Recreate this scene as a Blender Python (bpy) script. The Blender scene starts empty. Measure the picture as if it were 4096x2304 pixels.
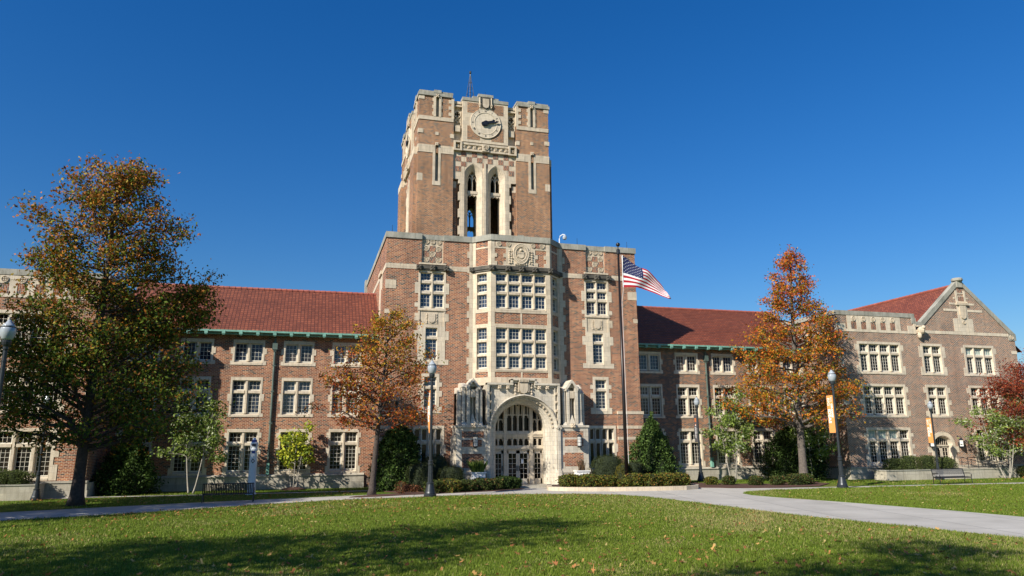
import bpy, math, random
import numpy as np
from mathutils import Vector, Matrix
PI = math.pi
S = bpy.context.scene
COL = S.collection
random.seed(7)
XC = 14.65                      # world X of the building's axis

# ------------------------------------------------------------------ frames and mesh builder
class Frame:
    """u runs along a facade (left to right seen from outside), d goes into the wall, w is height"""
    def __init__(s, ox, oy, deg=0.0):
        a = math.radians(deg); s.o = (ox, oy); s.t = (math.cos(a), math.sin(a)); s.n = (-math.sin(a), math.cos(a))
    def __call__(s, u, d, w):
        return (s.o[0] + u*s.t[0] + d*s.n[0], s.o[1] + u*s.t[1] + d*s.n[1], w)

ID = Frame(0, 0)

class MB:
    def __init__(s): s.v = []; s.f = []; s.mi = []; s.cur = 0
    def add(s, vs, fs):
        b = len(s.v); s.v.extend(vs); s.f.extend([tuple(i + b for i in f) for f in fs]); s.mi.extend([s.cur]*len(fs))
    def box(s, F, u0, u1, d0, d1, w0, w1):
        vs = [F(u, d, w) for w in (w0, w1) for (u, d) in ((u0, d0), (u1, d0), (u1, d1), (u0, d1))]
        s.add(vs, [(0, 1, 5, 4), (1, 2, 6, 5), (2, 3, 7, 6), (3, 0, 4, 7), (4, 5, 6, 7), (3, 2, 1, 0)])
    def prism(s, F, pts, d0, d1):
        n = len(pts)
        vs = [F(u, d0, w) for u, w in pts] + [F(u, d1, w) for u, w in pts]
        s.add(vs, [tuple(range(n)), tuple(range(2*n - 1, n - 1, -1))] + [(i, i + n, (i + 1) % n + n, (i + 1) % n) for i in range(n)])
    def slabpoly(s, F, pts, w0, w1):
        n = len(pts)
        vs = [F(u, d, w0) for u, d in pts] + [F(u, d, w1) for u, d in pts]
        s.add(vs, [tuple(range(n - 1, -1, -1)), tuple(range(n, 2*n))] + [(i, (i + 1) % n, (i + 1) % n + n, i + n) for i in range(n)])
    def tube(s, pts, rad, n=8, cap=True):
        pts = [Vector(p) for p in pts]; rings = []
        for i, p in enumerate(pts):
            d = (pts[min(i + 1, len(pts) - 1)] - pts[max(i - 1, 0)])
            d = d.normalized() if d.length > 1e-9 else Vector((0, 0, 1))
            a = d.cross(Vector((0, 0, 1)) if abs(d.z) < .9 else Vector((1, 0, 0))).normalized(); b = d.cross(a)
            r = rad[i] if hasattr(rad, '__len__') else rad
            rings.append([tuple(p + a*(r*math.cos(2*PI*k/n)) + b*(r*math.sin(2*PI*k/n))) for k in range(n)])
        vs = [q for r in rings for q in r]; fs = []
        for i in range(len(pts) - 1):
            for k in range(n):
                fs.append((i*n + k, i*n + (k + 1) % n, (i + 1)*n + (k + 1) % n, (i + 1)*n + k))
        if cap: fs += [tuple(range(n - 1, -1, -1)), tuple(range((len(pts) - 1)*n, len(pts)*n))]
        s.add(vs, fs)
    def lathe(s, c, prof, n=16, flute=0):
        """prof = [(r, z)...] around the vertical through c"""
        vs = []; fs = []
        for r, z in prof:
            for k in range(n):
                rr = r*(1 - (flute if k % 2 else 0))
                vs.append((c[0] + rr*math.cos(2*PI*k/n), c[1] + rr*math.sin(2*PI*k/n), c[2] + z))
        m = len(prof)
        for i in range(m - 1):
            for k in range(n):
                fs.append((i*n + k, i*n + (k + 1) % n, (i + 1)*n + (k + 1) % n, (i + 1)*n + k))
        fs += [tuple(range(n - 1, -1, -1)), tuple(range((m - 1)*n, m*n))]
        s.add(vs, fs)
    def disc(s, F, cu, cw, prof, n=40, su=1.0):
        """lathe whose axis is the facade normal: prof = [(r, d)...]"""
        vs = []; fs = []
        for r, d in prof:
            for k in range(n):
                vs.append(F(cu + su*r*math.cos(2*PI*k/n), d, cw + r*math.sin(2*PI*k/n)))
        m = len(prof)
        for i in range(m - 1):
            for k in range(n):
                fs.append((i*n + k, i*n + (k + 1) % n, (i + 1)*n + (k + 1) % n, (i + 1)*n + k))
        if prof[-1][0] > 1e-4: fs.append(tuple(range((m - 1)*n, m*n)))
        s.add(vs, fs)
    def ball(s, c, r, n=8, m=6, sc=(1, 1, 1)):
        vs = []; fs = []
        for i in range(m + 1):
            t = PI*i/m
            for k in range(n):
                p = 2*PI*k/n
                vs.append((c[0] + sc[0]*r*math.sin(t)*math.cos(p), c[1] + sc[1]*r*math.sin(t)*math.sin(p), c[2] - sc[2]*r*math.cos(t)))
        for i in range(m):
            for k in range(n):
                fs.append((i*n + k, i*n + (k + 1) % n, (i + 1)*n + (k + 1) % n, (i + 1)*n + k))
        s.add(vs, fs)
    def loft(s, F, curves):
        """curves = [(pts[(u,w)], d)...] with equal counts: skins between them"""
        n = len(curves[0][0]); vs = []; fs = []
        for pts, d in curves: vs += [F(u, d, w) for u, w in pts]
        for i in range(len(curves) - 1):
            for k in range(n - 1):
                fs.append((i*n + k, i*n + k + 1, (i + 1)*n + k + 1, (i + 1)*n + k))
        s.add(vs, fs)
    def wall(s, F, u0, u1, w0, w1, d0, d1, holes=()):
        zs = sorted({w0, w1} | {min(max(z, w0), w1) for h in holes for z in h[2:4]})
        for a, b in zip(zs[:-1], zs[1:]):
            if b - a < 1e-5: continue
            mid = (a + b)/2; x = u0
            for h in sorted(h for h in holes if h[2] < mid < h[3]):
                if h[0] > x: s.box(F, x, h[0], d0, d1, a, b)
                x = max(x, h[1])
            if x < u1: s.box(F, x, u1, d0, d1, a, b)
    def build(s, name, mat, parent=None, smooth=False):
        me = bpy.data.meshes.new(name); me.from_pydata(s.v, [], s.f)
        for m in (mat if isinstance(mat, (list, tuple)) else [mat]): me.materials.append(m)
        if any(s.mi): me.polygons.foreach_set('material_index', s.mi)
        if smooth: me.polygons.foreach_set('use_smooth', [True]*len(me.polygons))
        me.update()
        o = bpy.data.objects.new(name, me); COL.objects.link(o)
        adopt(o, parent)
        return o

ORIGIN = {}
def adopt(o, parent):
    """parent an object whose mesh is in world coordinates (things with an Empty) or local ones"""
    if parent is None: return
    o.parent = parent
    k = parent
    if k.name in ORIGIN: o.location = tuple(-c for c in ORIGIN[k.name])
def thing(name, label, cat, loc=(0, 0, 0), group=None, world=False, rz=0.0):
    o = bpy.data.objects.new(name, None); COL.objects.link(o); o.location = loc; o.rotation_euler = (0, 0, rz)
    o.empty_display_size = .3
    o['label'] = label; o['category'] = cat
    if group: o['group'] = group
    if world: ORIGIN[o.name] = loc
    return o
def tag(o, label=None, cat=None, group=None, kind=None):
    if label: o['label'] = label
    if cat: o['category'] = cat
    if group: o['group'] = group
    if kind: o['kind'] = kind
    return o
def copy_tree(o, parent=None):
    c = o.copy(); COL.objects.link(c); c.parent = parent
    for ch in list(o.children): copy_tree(ch, c)
    return c

# ------------------------------------------------------------------ materials
def new(name):
    m = bpy.data.materials.new(name); m.use_nodes = True; nt = m.node_tree; nt.nodes.clear()
    out = nt.nodes.new('ShaderNodeOutputMaterial'); b = nt.nodes.new('ShaderNodeBsdfPrincipled')
    nt.links.new(b.outputs[0], out.inputs[0]); return m, nt, b
def nd(nt, t, **kw):
    n = nt.nodes.new('ShaderNode' + t)
    for k, v in kw.items(): setattr(n, k, v)
    return n
def ln(nt, a, b): nt.links.new(a, b)
def noise(nt, scale, detail=4, rough=.55, vec=None):
    n = nd(nt, 'TexNoise'); n.inputs['Scale'].default_value = scale; n.inputs['Detail'].default_value = detail; n.inputs['Roughness'].default_value = rough
    if vec is not None: ln(nt, vec, n.inputs['Vector'])
    return n
def ramp(nt, fac, stops, interp='LINEAR'):
    r = nd(nt, 'ValToRGB'); r.color_ramp.interpolation = interp; cr = r.color_ramp
    while len(cr.elements) < len(stops): cr.elements.new(.5)
    for e, (p, c) in zip(cr.elements, stops): e.position = p; e.color = (c[0], c[1], c[2], 1)
    if fac is not None: ln(nt, fac, r.inputs['Fac'])
    return r
def mixc(nt, fac, a, b, mode='MIX'):
    m = nd(nt, 'Mix', data_type='RGBA', blend_type=mode)
    for sock, v in ((m.inputs[0], fac), (m.inputs[6], a), (m.inputs[7], b)):
        if hasattr(v, 'links'): ln(nt, v, sock)
        elif isinstance(v, (int, float)): sock.default_value = v
        else: sock.default_value = (*v, 1)
    return m.outputs[2]
def bump(nt, h, b, dist=.02, strength=1.0):
    n = nd(nt, 'Bump'); n.inputs['Distance'].default_value = dist; n.inputs['Strength'].default_value = strength
    ln(nt, h, n.inputs['Height']); ln(nt, n.outputs[0], b.inputs['Normal']); return n
def wallcoords(nt):
    """(distance along the wall, height) of the point itself, whichever way the wall faces"""
    g = nd(nt, 'NewGeometry'); p = nd(nt, 'SeparateXYZ'); q = nd(nt, 'SeparateXYZ')
    ln(nt, g.outputs['Position'], p.inputs[0]); ln(nt, g.outputs['True Normal'], q.inputs[0])
    a = nd(nt, 'Math', operation='MULTIPLY'); b = nd(nt, 'Math', operation='MULTIPLY'); c = nd(nt, 'Math', operation='SUBTRACT'); v = nd(nt, 'CombineXYZ')
    ln(nt, p.outputs[1], a.inputs[0]); ln(nt, q.outputs[0], a.inputs[1])
    ln(nt, p.outputs[0], b.inputs[0]); ln(nt, q.outputs[1], b.inputs[1])
    ln(nt, a.outputs[0], c.inputs[0]); ln(nt, b.outputs[0], c.inputs[1])
    ln(nt, c.outputs[0], v.inputs[0]); ln(nt, p.outputs[2], v.inputs[1])
    return v.outputs[0], g

def brick_mat(name, stops, mortar, h=.092, w=.25, ms=.02, stain=.25, soldier=False, tint=(1, 1, 1)):
    m, nt, b = new(name); vec, g = wallcoords(nt)
    if soldier:
        sp = nd(nt, 'SeparateXYZ'); cb = nd(nt, 'CombineXYZ'); ln(nt, vec, sp.inputs[0]); ln(nt, sp.outputs[0], cb.inputs[1]); ln(nt, sp.outputs[1], cb.inputs[0]); vec = cb.outputs[0]
    t = nd(nt, 'TexBrick'); ln(nt, vec, t.inputs['Vector']); t.offset = .5
    t.inputs['Scale'].default_value = 1; t.inputs['Brick Width'].default_value = w; t.inputs['Row Height'].default_value = h
    t.inputs['Mortar Size'].default_value = ms/2; t.inputs['Mortar Smooth'].default_value = .15; t.inputs['Bias'].default_value = 0
    t.inputs['Color1'].default_value = (0, 0, 0, 1); t.inputs['Color2'].default_value = (1, 1, 1, 1); t.inputs['Mortar'].default_value = (.5, .5, .5, 1)
    r = ramp(nt, t.outputs['Color'], stops, 'CONSTANT')
    n1 = noise(nt, .35, 3, vec=g.outputs['Position']); n2 = noise(nt, 6, 4, vec=g.outputs['Position'])
    c = mixc(nt, 1.0, r.outputs[0], ramp(nt, n2.outputs[0], [(.3, (.82, .82, .82)), (.7, (1.15, 1.12, 1.1))]).outputs[0], 'MULTIPLY')
    c = mixc(nt, t.outputs['Fac'], c, mortar)
    c = mixc(nt, stain*2, c, mixc(nt, 1.0, c, ramp(nt, n1.outputs[0], [(.35, (.68, .66, .66)), (.6, (1.12, 1.1, 1.08))]).outputs[0], 'MULTIPLY'))
    mp = nd(nt, 'Mapping'); ln(nt, vec, mp.inputs[0]); mp.inputs['Scale'].default_value = (1.6, .12, 1)
    st = noise(nt, 1.5, 5, .65, vec=mp.outputs[0])                       # rain streaks running down the wall
    c = mixc(nt, 1.0, c, ramp(nt, st.outputs[0], [(.36, (.83, .81, .80)), (.58, (1.05, 1.05, 1.05))]).outputs[0], 'MULTIPLY')
    mot = noise(nt, 1.3, 5, .7, vec=g.outputs['Position'])
    c = mixc(nt, 1.0, c, ramp(nt, mot.outputs[0], [(.34, (.90, .90, .91)), (.66, (1.08, 1.07, 1.05))]).outputs[0], 'MULTIPLY')
    c = mixc(nt, 1.0, c, tint, 'MULTIPLY')
    ln(nt, c, b.inputs['Base Color']); b.inputs['Roughness'].default_value = .85
    inv = nd(nt, 'Math', operation='SUBTRACT'); inv.inputs[0].default_value = 1; ln(nt, t.outputs['Fac'], inv.inputs[1])
    bump(nt, inv.outputs[0], b, .012, .7)
    return m

def stone_mat(name, col, dark, bw=.75, bh=.36, joint=.10, wx=.25):
    m, nt, b = new(name); vec, g = wallcoords(nt)
    t = nd(nt, 'TexBrick'); ln(nt, vec, t.inputs['Vector']); t.inputs['Scale'].default_value = 1; t.inputs['Brick Width'].default_value = bw; t.inputs['Row Height'].default_value = bh
    t.inputs['Mortar Size'].default_value = .008; t.inputs['Color1'].default_value = (0, 0, 0, 1); t.inputs['Color2'].default_value = (1, 1, 1, 1)
    tone = ramp(nt, t.outputs['Color'], [(0, (.88, .87, .85)), (.5, (1, 1, 1)), (1, (1.08, 1.06, 1.02))])
    n1 = noise(nt, 1.1, 6, .65, vec=g.outputs['Position']); n2 = noise(nt, 14, 5, .7, vec=g.outputs['Position'])
    c = mixc(nt, ramp(nt, n1.outputs[0], [(.42, (wx*.2,)*3), (.72, (min(1, wx*2.2),)*3)]).outputs[0], col, dark)
    c = mixc(nt, 1.0, c, tone.outputs[0], 'MULTIPLY')
    c = mixc(nt, 1.0, c, ramp(nt, n2.outputs[0], [(.3, (.9, .9, .9)), (.7, (1.08, 1.08, 1.08))]).outputs[0], 'MULTIPLY')
    mp = nd(nt, 'Mapping'); ln(nt, vec, mp.inputs[0]); mp.inputs['Scale'].default_value = (3, .35, 1)
    st = noise(nt, 1.8, 5, .7, vec=mp.outputs[0])
    c = mixc(nt, 1.0, c, ramp(nt, st.outputs[0], [(.34, (.76, .75, .73)), (.52, (1.0, 1.0, 1.0))]).outputs[0], 'MULTIPLY')
    c = mixc(nt, mathn(nt, 'MULTIPLY', t.outputs['Fac'], joint*5), c, (dark[0]*.6, dark[1]*.6, dark[2]*.6))
    ln(nt, c, b.inputs['Base Color']); b.inputs['Roughness'].default_value = .9
    bump(nt, n2.outputs[0], b, .01, .4)
    return m
def mathn(nt, op, a, b):
    n = nd(nt, 'Math', operation=op)
    for i, v in enumerate((a, b)):
        if hasattr(v, 'links'): ln(nt, v, n.inputs[i])
        else: n.inputs[i].default_value = v
    return n.outputs[0]

def plain(name, col, rough=.6, metal=0, var=.12, scale=8, spec=None, bumpd=0):
    m, nt, b = new(name); g = nd(nt, 'NewGeometry'); n = noise(nt, scale, 4, .6, vec=g.outputs['Position'])
    c = mixc(nt, 1.0, col, ramp(nt, n.outputs[0], [(.3, (1 - var,)*3), (.7, (1 + var,)*3)]).outputs[0], 'MULTIPLY')
    ln(nt, c, b.inputs['Base Color']); b.inputs['Roughness'].default_value = rough; b.inputs['Metallic'].default_value = metal
    if spec is not None: b.inputs['Specular IOR Level'].default_value = spec
    if bumpd: bump(nt, n.outputs[0], b, bumpd, .8)
    return m

def glass_mat(name, base, curtain, amt, rough=.04, spec=.5):
    """window glass over a dim room with hung curtains"""
    m, nt, b = new(name); vec, g = wallcoords(nt)
    mp = nd(nt, 'Mapping'); ln(nt, vec, mp.inputs[0]); mp.inputs['Scale'].default_value = (9, .35, 1)
    n = noise(nt, 1.0, 3, .5, vec=mp.outputs[0]); n2 = noise(nt, .6, 2, .5, vec=vec)
    f = mathn(nt, 'MULTIPLY', ramp(nt, n.outputs[0], [(.42, (0, 0, 0)), (.62, (1, 1, 1))]).outputs[0], ramp(nt, n2.outputs[0], [(.4, (0, 0, 0)), (.55, (amt,)*3)]).outputs[0])
    c = mixc(nt, f, base, curtain)
    ln(nt, c, b.inputs['Base Color']); b.inputs['Roughness'].default_value = rough; b.inputs['Specular IOR Level'].default_value = spec
    n3 = noise(nt, 1.7, 2, .5, vec=g.outputs['Position']); bump(nt, n3.outputs[0], b, .01, .35)
    return m

M = {}
BR = [(0, (.035, .03, .033)), (.10, (.18, .048, .022)), (.30, (.27, .074, .028)), (.52, (.33, .105, .038)), (.70, (.21, .055, .025)), (.82, (.39, .145, .058)), (.95, (.05, .038, .042))]
BD = [(0, (.045, .036, .042)), (.30, (.15, .062, .038)), (.5, (.27, .09, .035)), (.66, (.07, .048, .05)), (.76, (.32, .115, .04)), (.90, (.11, .055, .045))]
BT = [(0, (.06, .05, .052)), (.10, (.23, .09, .038)), (.40, (.31, .125, .047)), (.65, (.20, .08, .038)), (.80, (.37, .155, .06)), (.94, (.08, .06, .058))]
M['brick'] = brick_mat('brick_red_brown', BR, (.56, .42, .29), ms=.024)
M['brick_dark'] = brick_mat('brick_dark_mottled', BD, (.52, .40, .28), ms=.022)
M['brick_pavilion'] = brick_mat('brick_grey_brown', [(0, (.07, .05, .05)), (.26, (.17, .082, .058)), (.52, (.29, .11, .052)), (.70, (.10, .065, .058)), (.82, (.21, .10, .062))], (.66, .53, .40), ms=.028)
M['brick_tower'] = brick_mat('brick_tower', BT, (.55, .42, .28), ms=.022, stain=.35)
M['brick_soldier'] = brick_mat('brick_on_end', BR, (.46, .40, .31), soldier=True)
M['stone'] = stone_mat('limestone', (.63, .53, .395), (.46, .395, .30))
M['stone_pale'] = stone_mat('limestone_pale', (.67, .58, .445), (.51, .44, .34), wx=.15)
M['stone_block'] = stone_mat('limestone_ashlar', (.62, .56, .455), (.44, .40, .325), bw=.62, bh=.31, joint=.14, wx=.35)
M['coping'] = stone_mat('limestone_weathered', (.40, .385, .325), (.20, .20, .165), bw=1.4, bh=3, joint=.16, wx=.5)
M['door_glass'] = glass_mat('door_glass', (.006, .005, .005), (.03, .018, .012), .8, spec=.2)
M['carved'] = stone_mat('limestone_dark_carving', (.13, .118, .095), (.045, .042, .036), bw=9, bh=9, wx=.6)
M['plinth'] = stone_mat('limestone_plinth', (.47, .435, .355), (.33, .30, .24), bw=1.1, bh=.42, joint=.12, wx=.35)
M['white'] = plain('white_paint', (.70, .66, .56), .55, var=.05)
M['glass'] = glass_mat('window_glass', (.009, .009, .010), (.04, .028, .021), .9, spec=.35)
M['glass_curtain'] = glass_mat('window_glass_curtained', (.02, .018, .02), (.22, .17, .14), 1.0)
M['glass_sky'] = glass_mat('window_glass_painted_sky', (.012, .019, .036), (.05, .075, .12), .8, spec=.75)  # blue of the reflected sky painted into the pane colour
M['blind'] = plain('pale_green_blind', (.30, .40, .36), .5, var=.1)
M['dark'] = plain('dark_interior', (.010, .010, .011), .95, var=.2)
M['copper'] = plain('green_copper', (.17, .36, .285), .6, var=.25, scale=3)
M['copper_dark'] = plain('dull_copper_pipe', (.085, .12, .10), .55, var=.35, scale=2)
M['iron'] = plain('dark_iron', (.032, .038, .043), .38, metal=.3, var=.2)
M['black'] = plain('black_paint', (.012, .012, .014), .35, var=.1)
M['bronze'] = plain('bronze_pole', (.022, .018, .017), .32, metal=.5, var=.15)
M['cream'] = plain('cream_door_paint', (.58, .50, .385), .5, var=.05)
M['orange'] = plain('orange_cloth', (.78, .33, .09), .75, var=.06)
M['greycloth'] = plain('dark_grey_cloth', (.075, .07, .075), .8, var=.08)
M['lettering'] = plain('white_lettering', (.85, .84, .82), .7, var=.02)
M['emblem'] = plain('orange_emblem', (.75, .20, .03), .7, var=.02)
M['globe'] = plain('lamp_globe_glass', (.36, .40, .43), .12, var=.05, spec=.8)
M['lampglass'] = plain('lantern_glass', (.75, .74, .68), .3, var=.05)
M['urn'] = plain('white_cast_stone', (.80, .79, .75), .7, var=.08, bumpd=.01)
M['phone'] = plain('white_enamel', (.78, .82, .84), .35, var=.03)
M['blue'] = plain('blue_band', (.02, .05, .28), .35, var=.05)
M['mulch'] = plain('bark_mulch', (.085, .038, .025), .95, var=.5, scale=25, bumpd=.05)
M['bark'] = plain('grey_bark', (.12, .10, .083), .95, var=.35, scale=9, bumpd=.04)
M['bark_dark'] = plain('dark_bark', (.065, .05, .042), .95, var=.35, scale=9, bumpd=.04)
M['bark_pale'] = plain('pale_bark', (.34, .31, .26), .9, var=.2, scale=9)

def roof_mat():
    m, nt, b = new('clay_tile'); g = nd(nt, 'NewGeometry'); p = nd(nt, 'SeparateXYZ'); ln(nt, g.outputs['Position'], p.inputs[0])
    q = nd(nt, 'SeparateXYZ'); ln(nt, g.outputs['True Normal'], q.inputs[0])
    # along the eaves: world x on the wings' roofs, world y on the gabled roof
    isx = mathn(nt, 'GREATER_THAN', mathn(nt, 'ABSOLUTE', q.outputs[0], 0), .35)
    along = mathn(nt, 'ADD', mathn(nt, 'MULTIPLY', p.outputs[1], isx), mathn(nt, 'MULTIPLY', p.outputs[0], mathn(nt, 'SUBTRACT', 1.0, isx)))
    v = nd(nt, 'CombineXYZ'); ln(nt, along, v.inputs[0]); ln(nt, mathn(nt, 'SUBTRACT', p.outputs[2], 10.775), v.inputs[1])
    t = nd(nt, 'TexBrick'); ln(nt, v.outputs[0], t.inputs['Vector']); t.inputs['Scale'].default_value = 1; t.inputs['Brick Width'].default_value = .25; t.inputs['Row Height'].default_value = .1791; t.offset = 0
    t.inputs['Mortar Size'].default_value = .026; t.inputs['Color1'].default_value = (0, 0, 0, 1); t.inputs['Color2'].default_value = (1, 1, 1, 1); t.inputs['Mortar'].default_value = (.5, .5, .5, 1)
    c = ramp(nt, t.outputs['Color'], [(0, (.19, .055, .031)), (.5, (.255, .073, .039)), (1, (.31, .094, .049))]).outputs[0]
    n = noise(nt, .5, 5, vec=g.outputs['Position'])
    c = mixc(nt, 1.0, c, ramp(nt, n.outputs[0], [(.3, (.82, .8, .8)), (.7, (1.15, 1.15, 1.15))]).outputs[0], 'MULTIPLY')
    c = mixc(nt, mathn(nt, 'MULTIPLY', t.outputs['Fac'], .8), c, (.055, .014, .011))
    ln(nt, c, b.inputs['Base Color']); b.inputs['Roughness'].default_value = .6
    inv = mathn(nt, 'SUBTRACT', 1.0, t.outputs['Fac']); bump(nt, inv, b, .03, .8)
    return m
M['tile'] = roof_mat()
M['tile_ridge'] = plain('clay_ridge_tile', (.30, .085, .055), .65, var=.3, scale=2.2)

def leaf_mat(name):
    m, nt, b = new(name); a = nd(nt, 'VertexColor'); a.layer_name = 'tint'
    ln(nt, a.outputs[0], b.inputs['Base Color']); b.inputs['Roughness'].default_value = .6; b.inputs['Specular IOR Level'].default_value = .15
    out = [n for n in nt.nodes if n.type == 'OUTPUT_MATERIAL'][0]
    tr = nd(nt, 'BsdfTranslucent'); ln(nt, a.outputs[0], tr.inputs[0]); mx = nd(nt, 'MixShader'); mx.inputs[0].default_value = .28
    ln(nt, b.outputs[0], mx.inputs[1]); ln(nt, tr.outputs[0], mx.inputs[2]); ln(nt, mx.outputs[0], out.inputs[0])
    return m
M['leaf'] = leaf_mat('leaf')
M['leafcore'] = plain('dark_shrub_core', (.018, .028, .010), .9, var=.5, scale=14, bumpd=.06)

# ------------------------------------------------------------------ windows
HOLE = {}
def window(bld, F, cu, w0, w1, nx, rows, lw=.80, mull=.25, jamb=.13, quoin=.14, glass='glass', blind=(), depth=.20, teeth=None, gothic=False, stone='stone_pale', label=None, proud=.03, head=True):
    """stone surround with mullions and transoms > sash frames with glazing bars, panes. rows = [(z0,z1)...] light openings from the bottom"""
    ow = (nx*lw + (nx - 1)*mull)/2; J = ow + jamb
    s = MB(); f = MB(); g = MB(); bl = MB()
    s.box(F, cu - J, cu - ow, -proud, .34, w0, w1); s.box(F, cu + ow, cu + J, -proud, .34, w0, w1)
    s.box(F, cu - ow, cu + ow, -proud, .34, rows[-1][1], w1)
    # sloping sill
    a, b_ = F(cu - ow, 0, 0), F(cu + ow, 0, 0)
    zt = rows[0][0]
    s.add([F(u, d, w) for u in (cu - ow, cu + ow) for d, w in ((-proud - .02, w0), (-proud - .02, zt - .10), (depth + .02, zt), (.34, zt), (.34, w0))],
          [(0, 1, 2, 3, 4), (9, 8, 7, 6, 5), (0, 5, 6, 1), (1, 6, 7, 2), (2, 7, 8, 3), (4, 9, 5, 0)])
    for k in range(nx - 1):
        u = cu - ow + (k + 1)*lw + (k + .5)*mull
        s.prism(ID2(F), [(u - mull/2, depth), (u - mull*.24, .015), (u + mull*.24, .015), (u + mull/2, depth), (u + mull/2, .33), (u - mull/2, .33)], rows[0][0], rows[-1][1])
    for (a0, a1), (c0, c1) in zip(rows[:-1], rows[1:]):
        for k in range(nx):
            u0 = cu - ow + k*(lw + mull); s.box(F, u0, u0 + lw, .04, .33, a1, c0)
            s.box(F, u0, u0 + lw, depth - .03, .33, a1 - .025, a1)
    # toothed quoins either side
    if quoin:
        if teeth is None:
            n = max(2, int(round((w1 - w0)/.62))); hgt = (w1 - w0)/n
            teeth = [(w0 + i*hgt, w0 + (i + 1)*hgt) for i in range(0, n, 2)]
        for z0, z1 in teeth:
            s.box(F, cu - J - quoin, cu - J, -proud + .003, .05, z0, z1); s.box(F, cu + J, cu + J + quoin, -proud + .003, .05, z0, z1)
    win = s.build('window', M[stone], bld)
    if label: win['label'] = label
    fr = .055; mt = .017
    for ri, (z0, z1) in enumerate(rows):
        for k in range(nx):
            u0 = cu - ow + k*(lw + mull); u1 = u0 + lw; d0, d1 = depth - .045, depth + .03
            f.box(F, u0, u0 + fr, d0, d1, z0, z1); f.box(F, u1 - fr, u1, d0, d1, z0, z1)
            f.box(F, u0 + fr, u1 - fr, d0, d1, z1 - fr, z1); f.box(F, u0 + fr, u1 - fr, d0, d1, z0, z0 + fr*1.4)
            ny = max(2, int(round((z1 - z0)/.29)))
            if not gothic:
                for i in (1, 2):
                    u = u0 + fr + (lw - 2*fr)*i/3; f.box(F, u - mt/2, u + mt/2, depth - .02, depth, z0 + fr, z1 - fr)
                for i in range(1, ny):
                    z = z0 + fr + (z1 - z0 - 2*fr)*i/ny; f.box(F, u0 + fr, u1 - fr, depth - .018, depth - .002, z - mt/2, z + mt/2)
            else:                                    # small cusped heads
                hh = min(.3, lw*.5)
                for sg in (-1, 1):
                    pts = [(0, z1), (0, z1 - hh), (.30*lw*.55, z1 - hh*.62), (.30*lw*.45, z1 - hh*.40), (lw*.33, z1 - hh*.12), (lw*.5, z1 - .01), (lw*.5, z1)]
                    base = u0 if sg > 0 else u1
                    f.prism(F, [(base + sg*x, z) for x, z in pts][::sg], depth - .10, depth + .02)
            g.box(F, u0 + fr*.5, u1 - fr*.5, depth + .004, depth + .012, z0 + fr*.5, z1 - fr*.5)
            if (ri, k) in blind: bl.box(F, u0 + fr, u1 - fr, depth + .001, depth + .003, z0 + fr, z1 - fr)
    f.build('sash_frame', M['white'], win); g.build('pane', M[glass], win)
    if blind: bl.build('blind', M['blind'], win)
    return (cu - J, cu + J, w0, w1)

def ID2(F):
    """prisms whose outline lies in plan (u,d) and whose length is height"""
    class P: 
        def __call__(s, u, d, w): return F(u, w, d)      # prism passes (u, length, outline-w)
    return P()

def opening(cu, nx, w0, w1, lw=.80, mull=.25, jamb=.13):
    J = (nx*lw + (nx - 1)*mull)/2 + jamb
    return (cu - J, cu + J, w0, w1)

def arch(hw, spring, apex, base, n=24, p=2.3, point=.10, cu=0.0):
    """outline of a slightly pointed arch from foot to foot"""
    pts = [(cu - hw, base)]
    for i in range(n + 1):
        t = -math.cos(PI*i/n)
        y = (1 - point)*max(0, 1 - abs(t)**p)**.5 + point*(1 - abs(t))
        pts.append((cu + hw*t, spring + (apex - spring)*y))
    pts.append((cu + hw, base))
    return pts
def over_arch(mb, F, curve, top, d):
    """flat facing between an arch outline and a straight top at depth d"""
    n = len(curve)
    vs = [F(u, d, w) for u, w in curve] + [F(u, d, top) for u, w in curve]
    mb.add(vs, [(i, i + 1, i + 1 + n, i + n) for i in range(n - 1)])

def rosette(mb, F, u, w, r, d=0.0):
    """quatrefoil in a ring"""
    mb.disc(F, u, w, [(r, d), (r, d - .05), (r*.84, d - .05), (r*.78, d + .01)], 20)
    for k in range(4):
        a = PI/4 + k*PI/2; mb.disc(F, u + .42*r*math.cos(a), w + .42*r*math.sin(a), [(r*.30, d), (r*.22, d - .035), (0, d - .05)], 8)
def boss(mb, F, u, w, s, d):
    mb.box(F, u - s, u + s, d - .10, d + .02, w - s, w + s)
    for a, b in ((-.5, .4), (.5, .4), (0, -.2), (-.5, -.6), (.5, -.6)):
        c = F(u + a*s, d - .12, w + b*s); mb.ball(c, s*.45, 6, 4)
def scrolls(mb, F, u0, u1, w0, w1, d, r=.07, seed=1):
    rnd = random.Random(seed); n = max(3, int((w1 - w0)/(r*1.7)))
    for i in range(n):
        w = w0 + (i + .5)*(w1 - w0)/n
        k = max(1, int((u1 - u0)/(r*1.9)))
        for j in range(k):
            u = u0 + (j + .5)*(u1 - u0)/k + rnd.uniform(-.2, .2)*r
            mb.ball(F(u, d, w + rnd.uniform(-.3, .3)*r), r*rnd.uniform(.65, 1.0), 6, 4)
def shield_pts(cu, w0, w1, hw):
    h = w1 - w0
    return [(cu - hw, w1), (cu - hw, w0 + .35*h), (cu - hw*.72, w0 + .10*h), (cu, w0), (cu + hw*.72, w0 + .10*h), (cu + hw, w0 + .35*h), (cu + hw, w1)][::-1]

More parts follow.
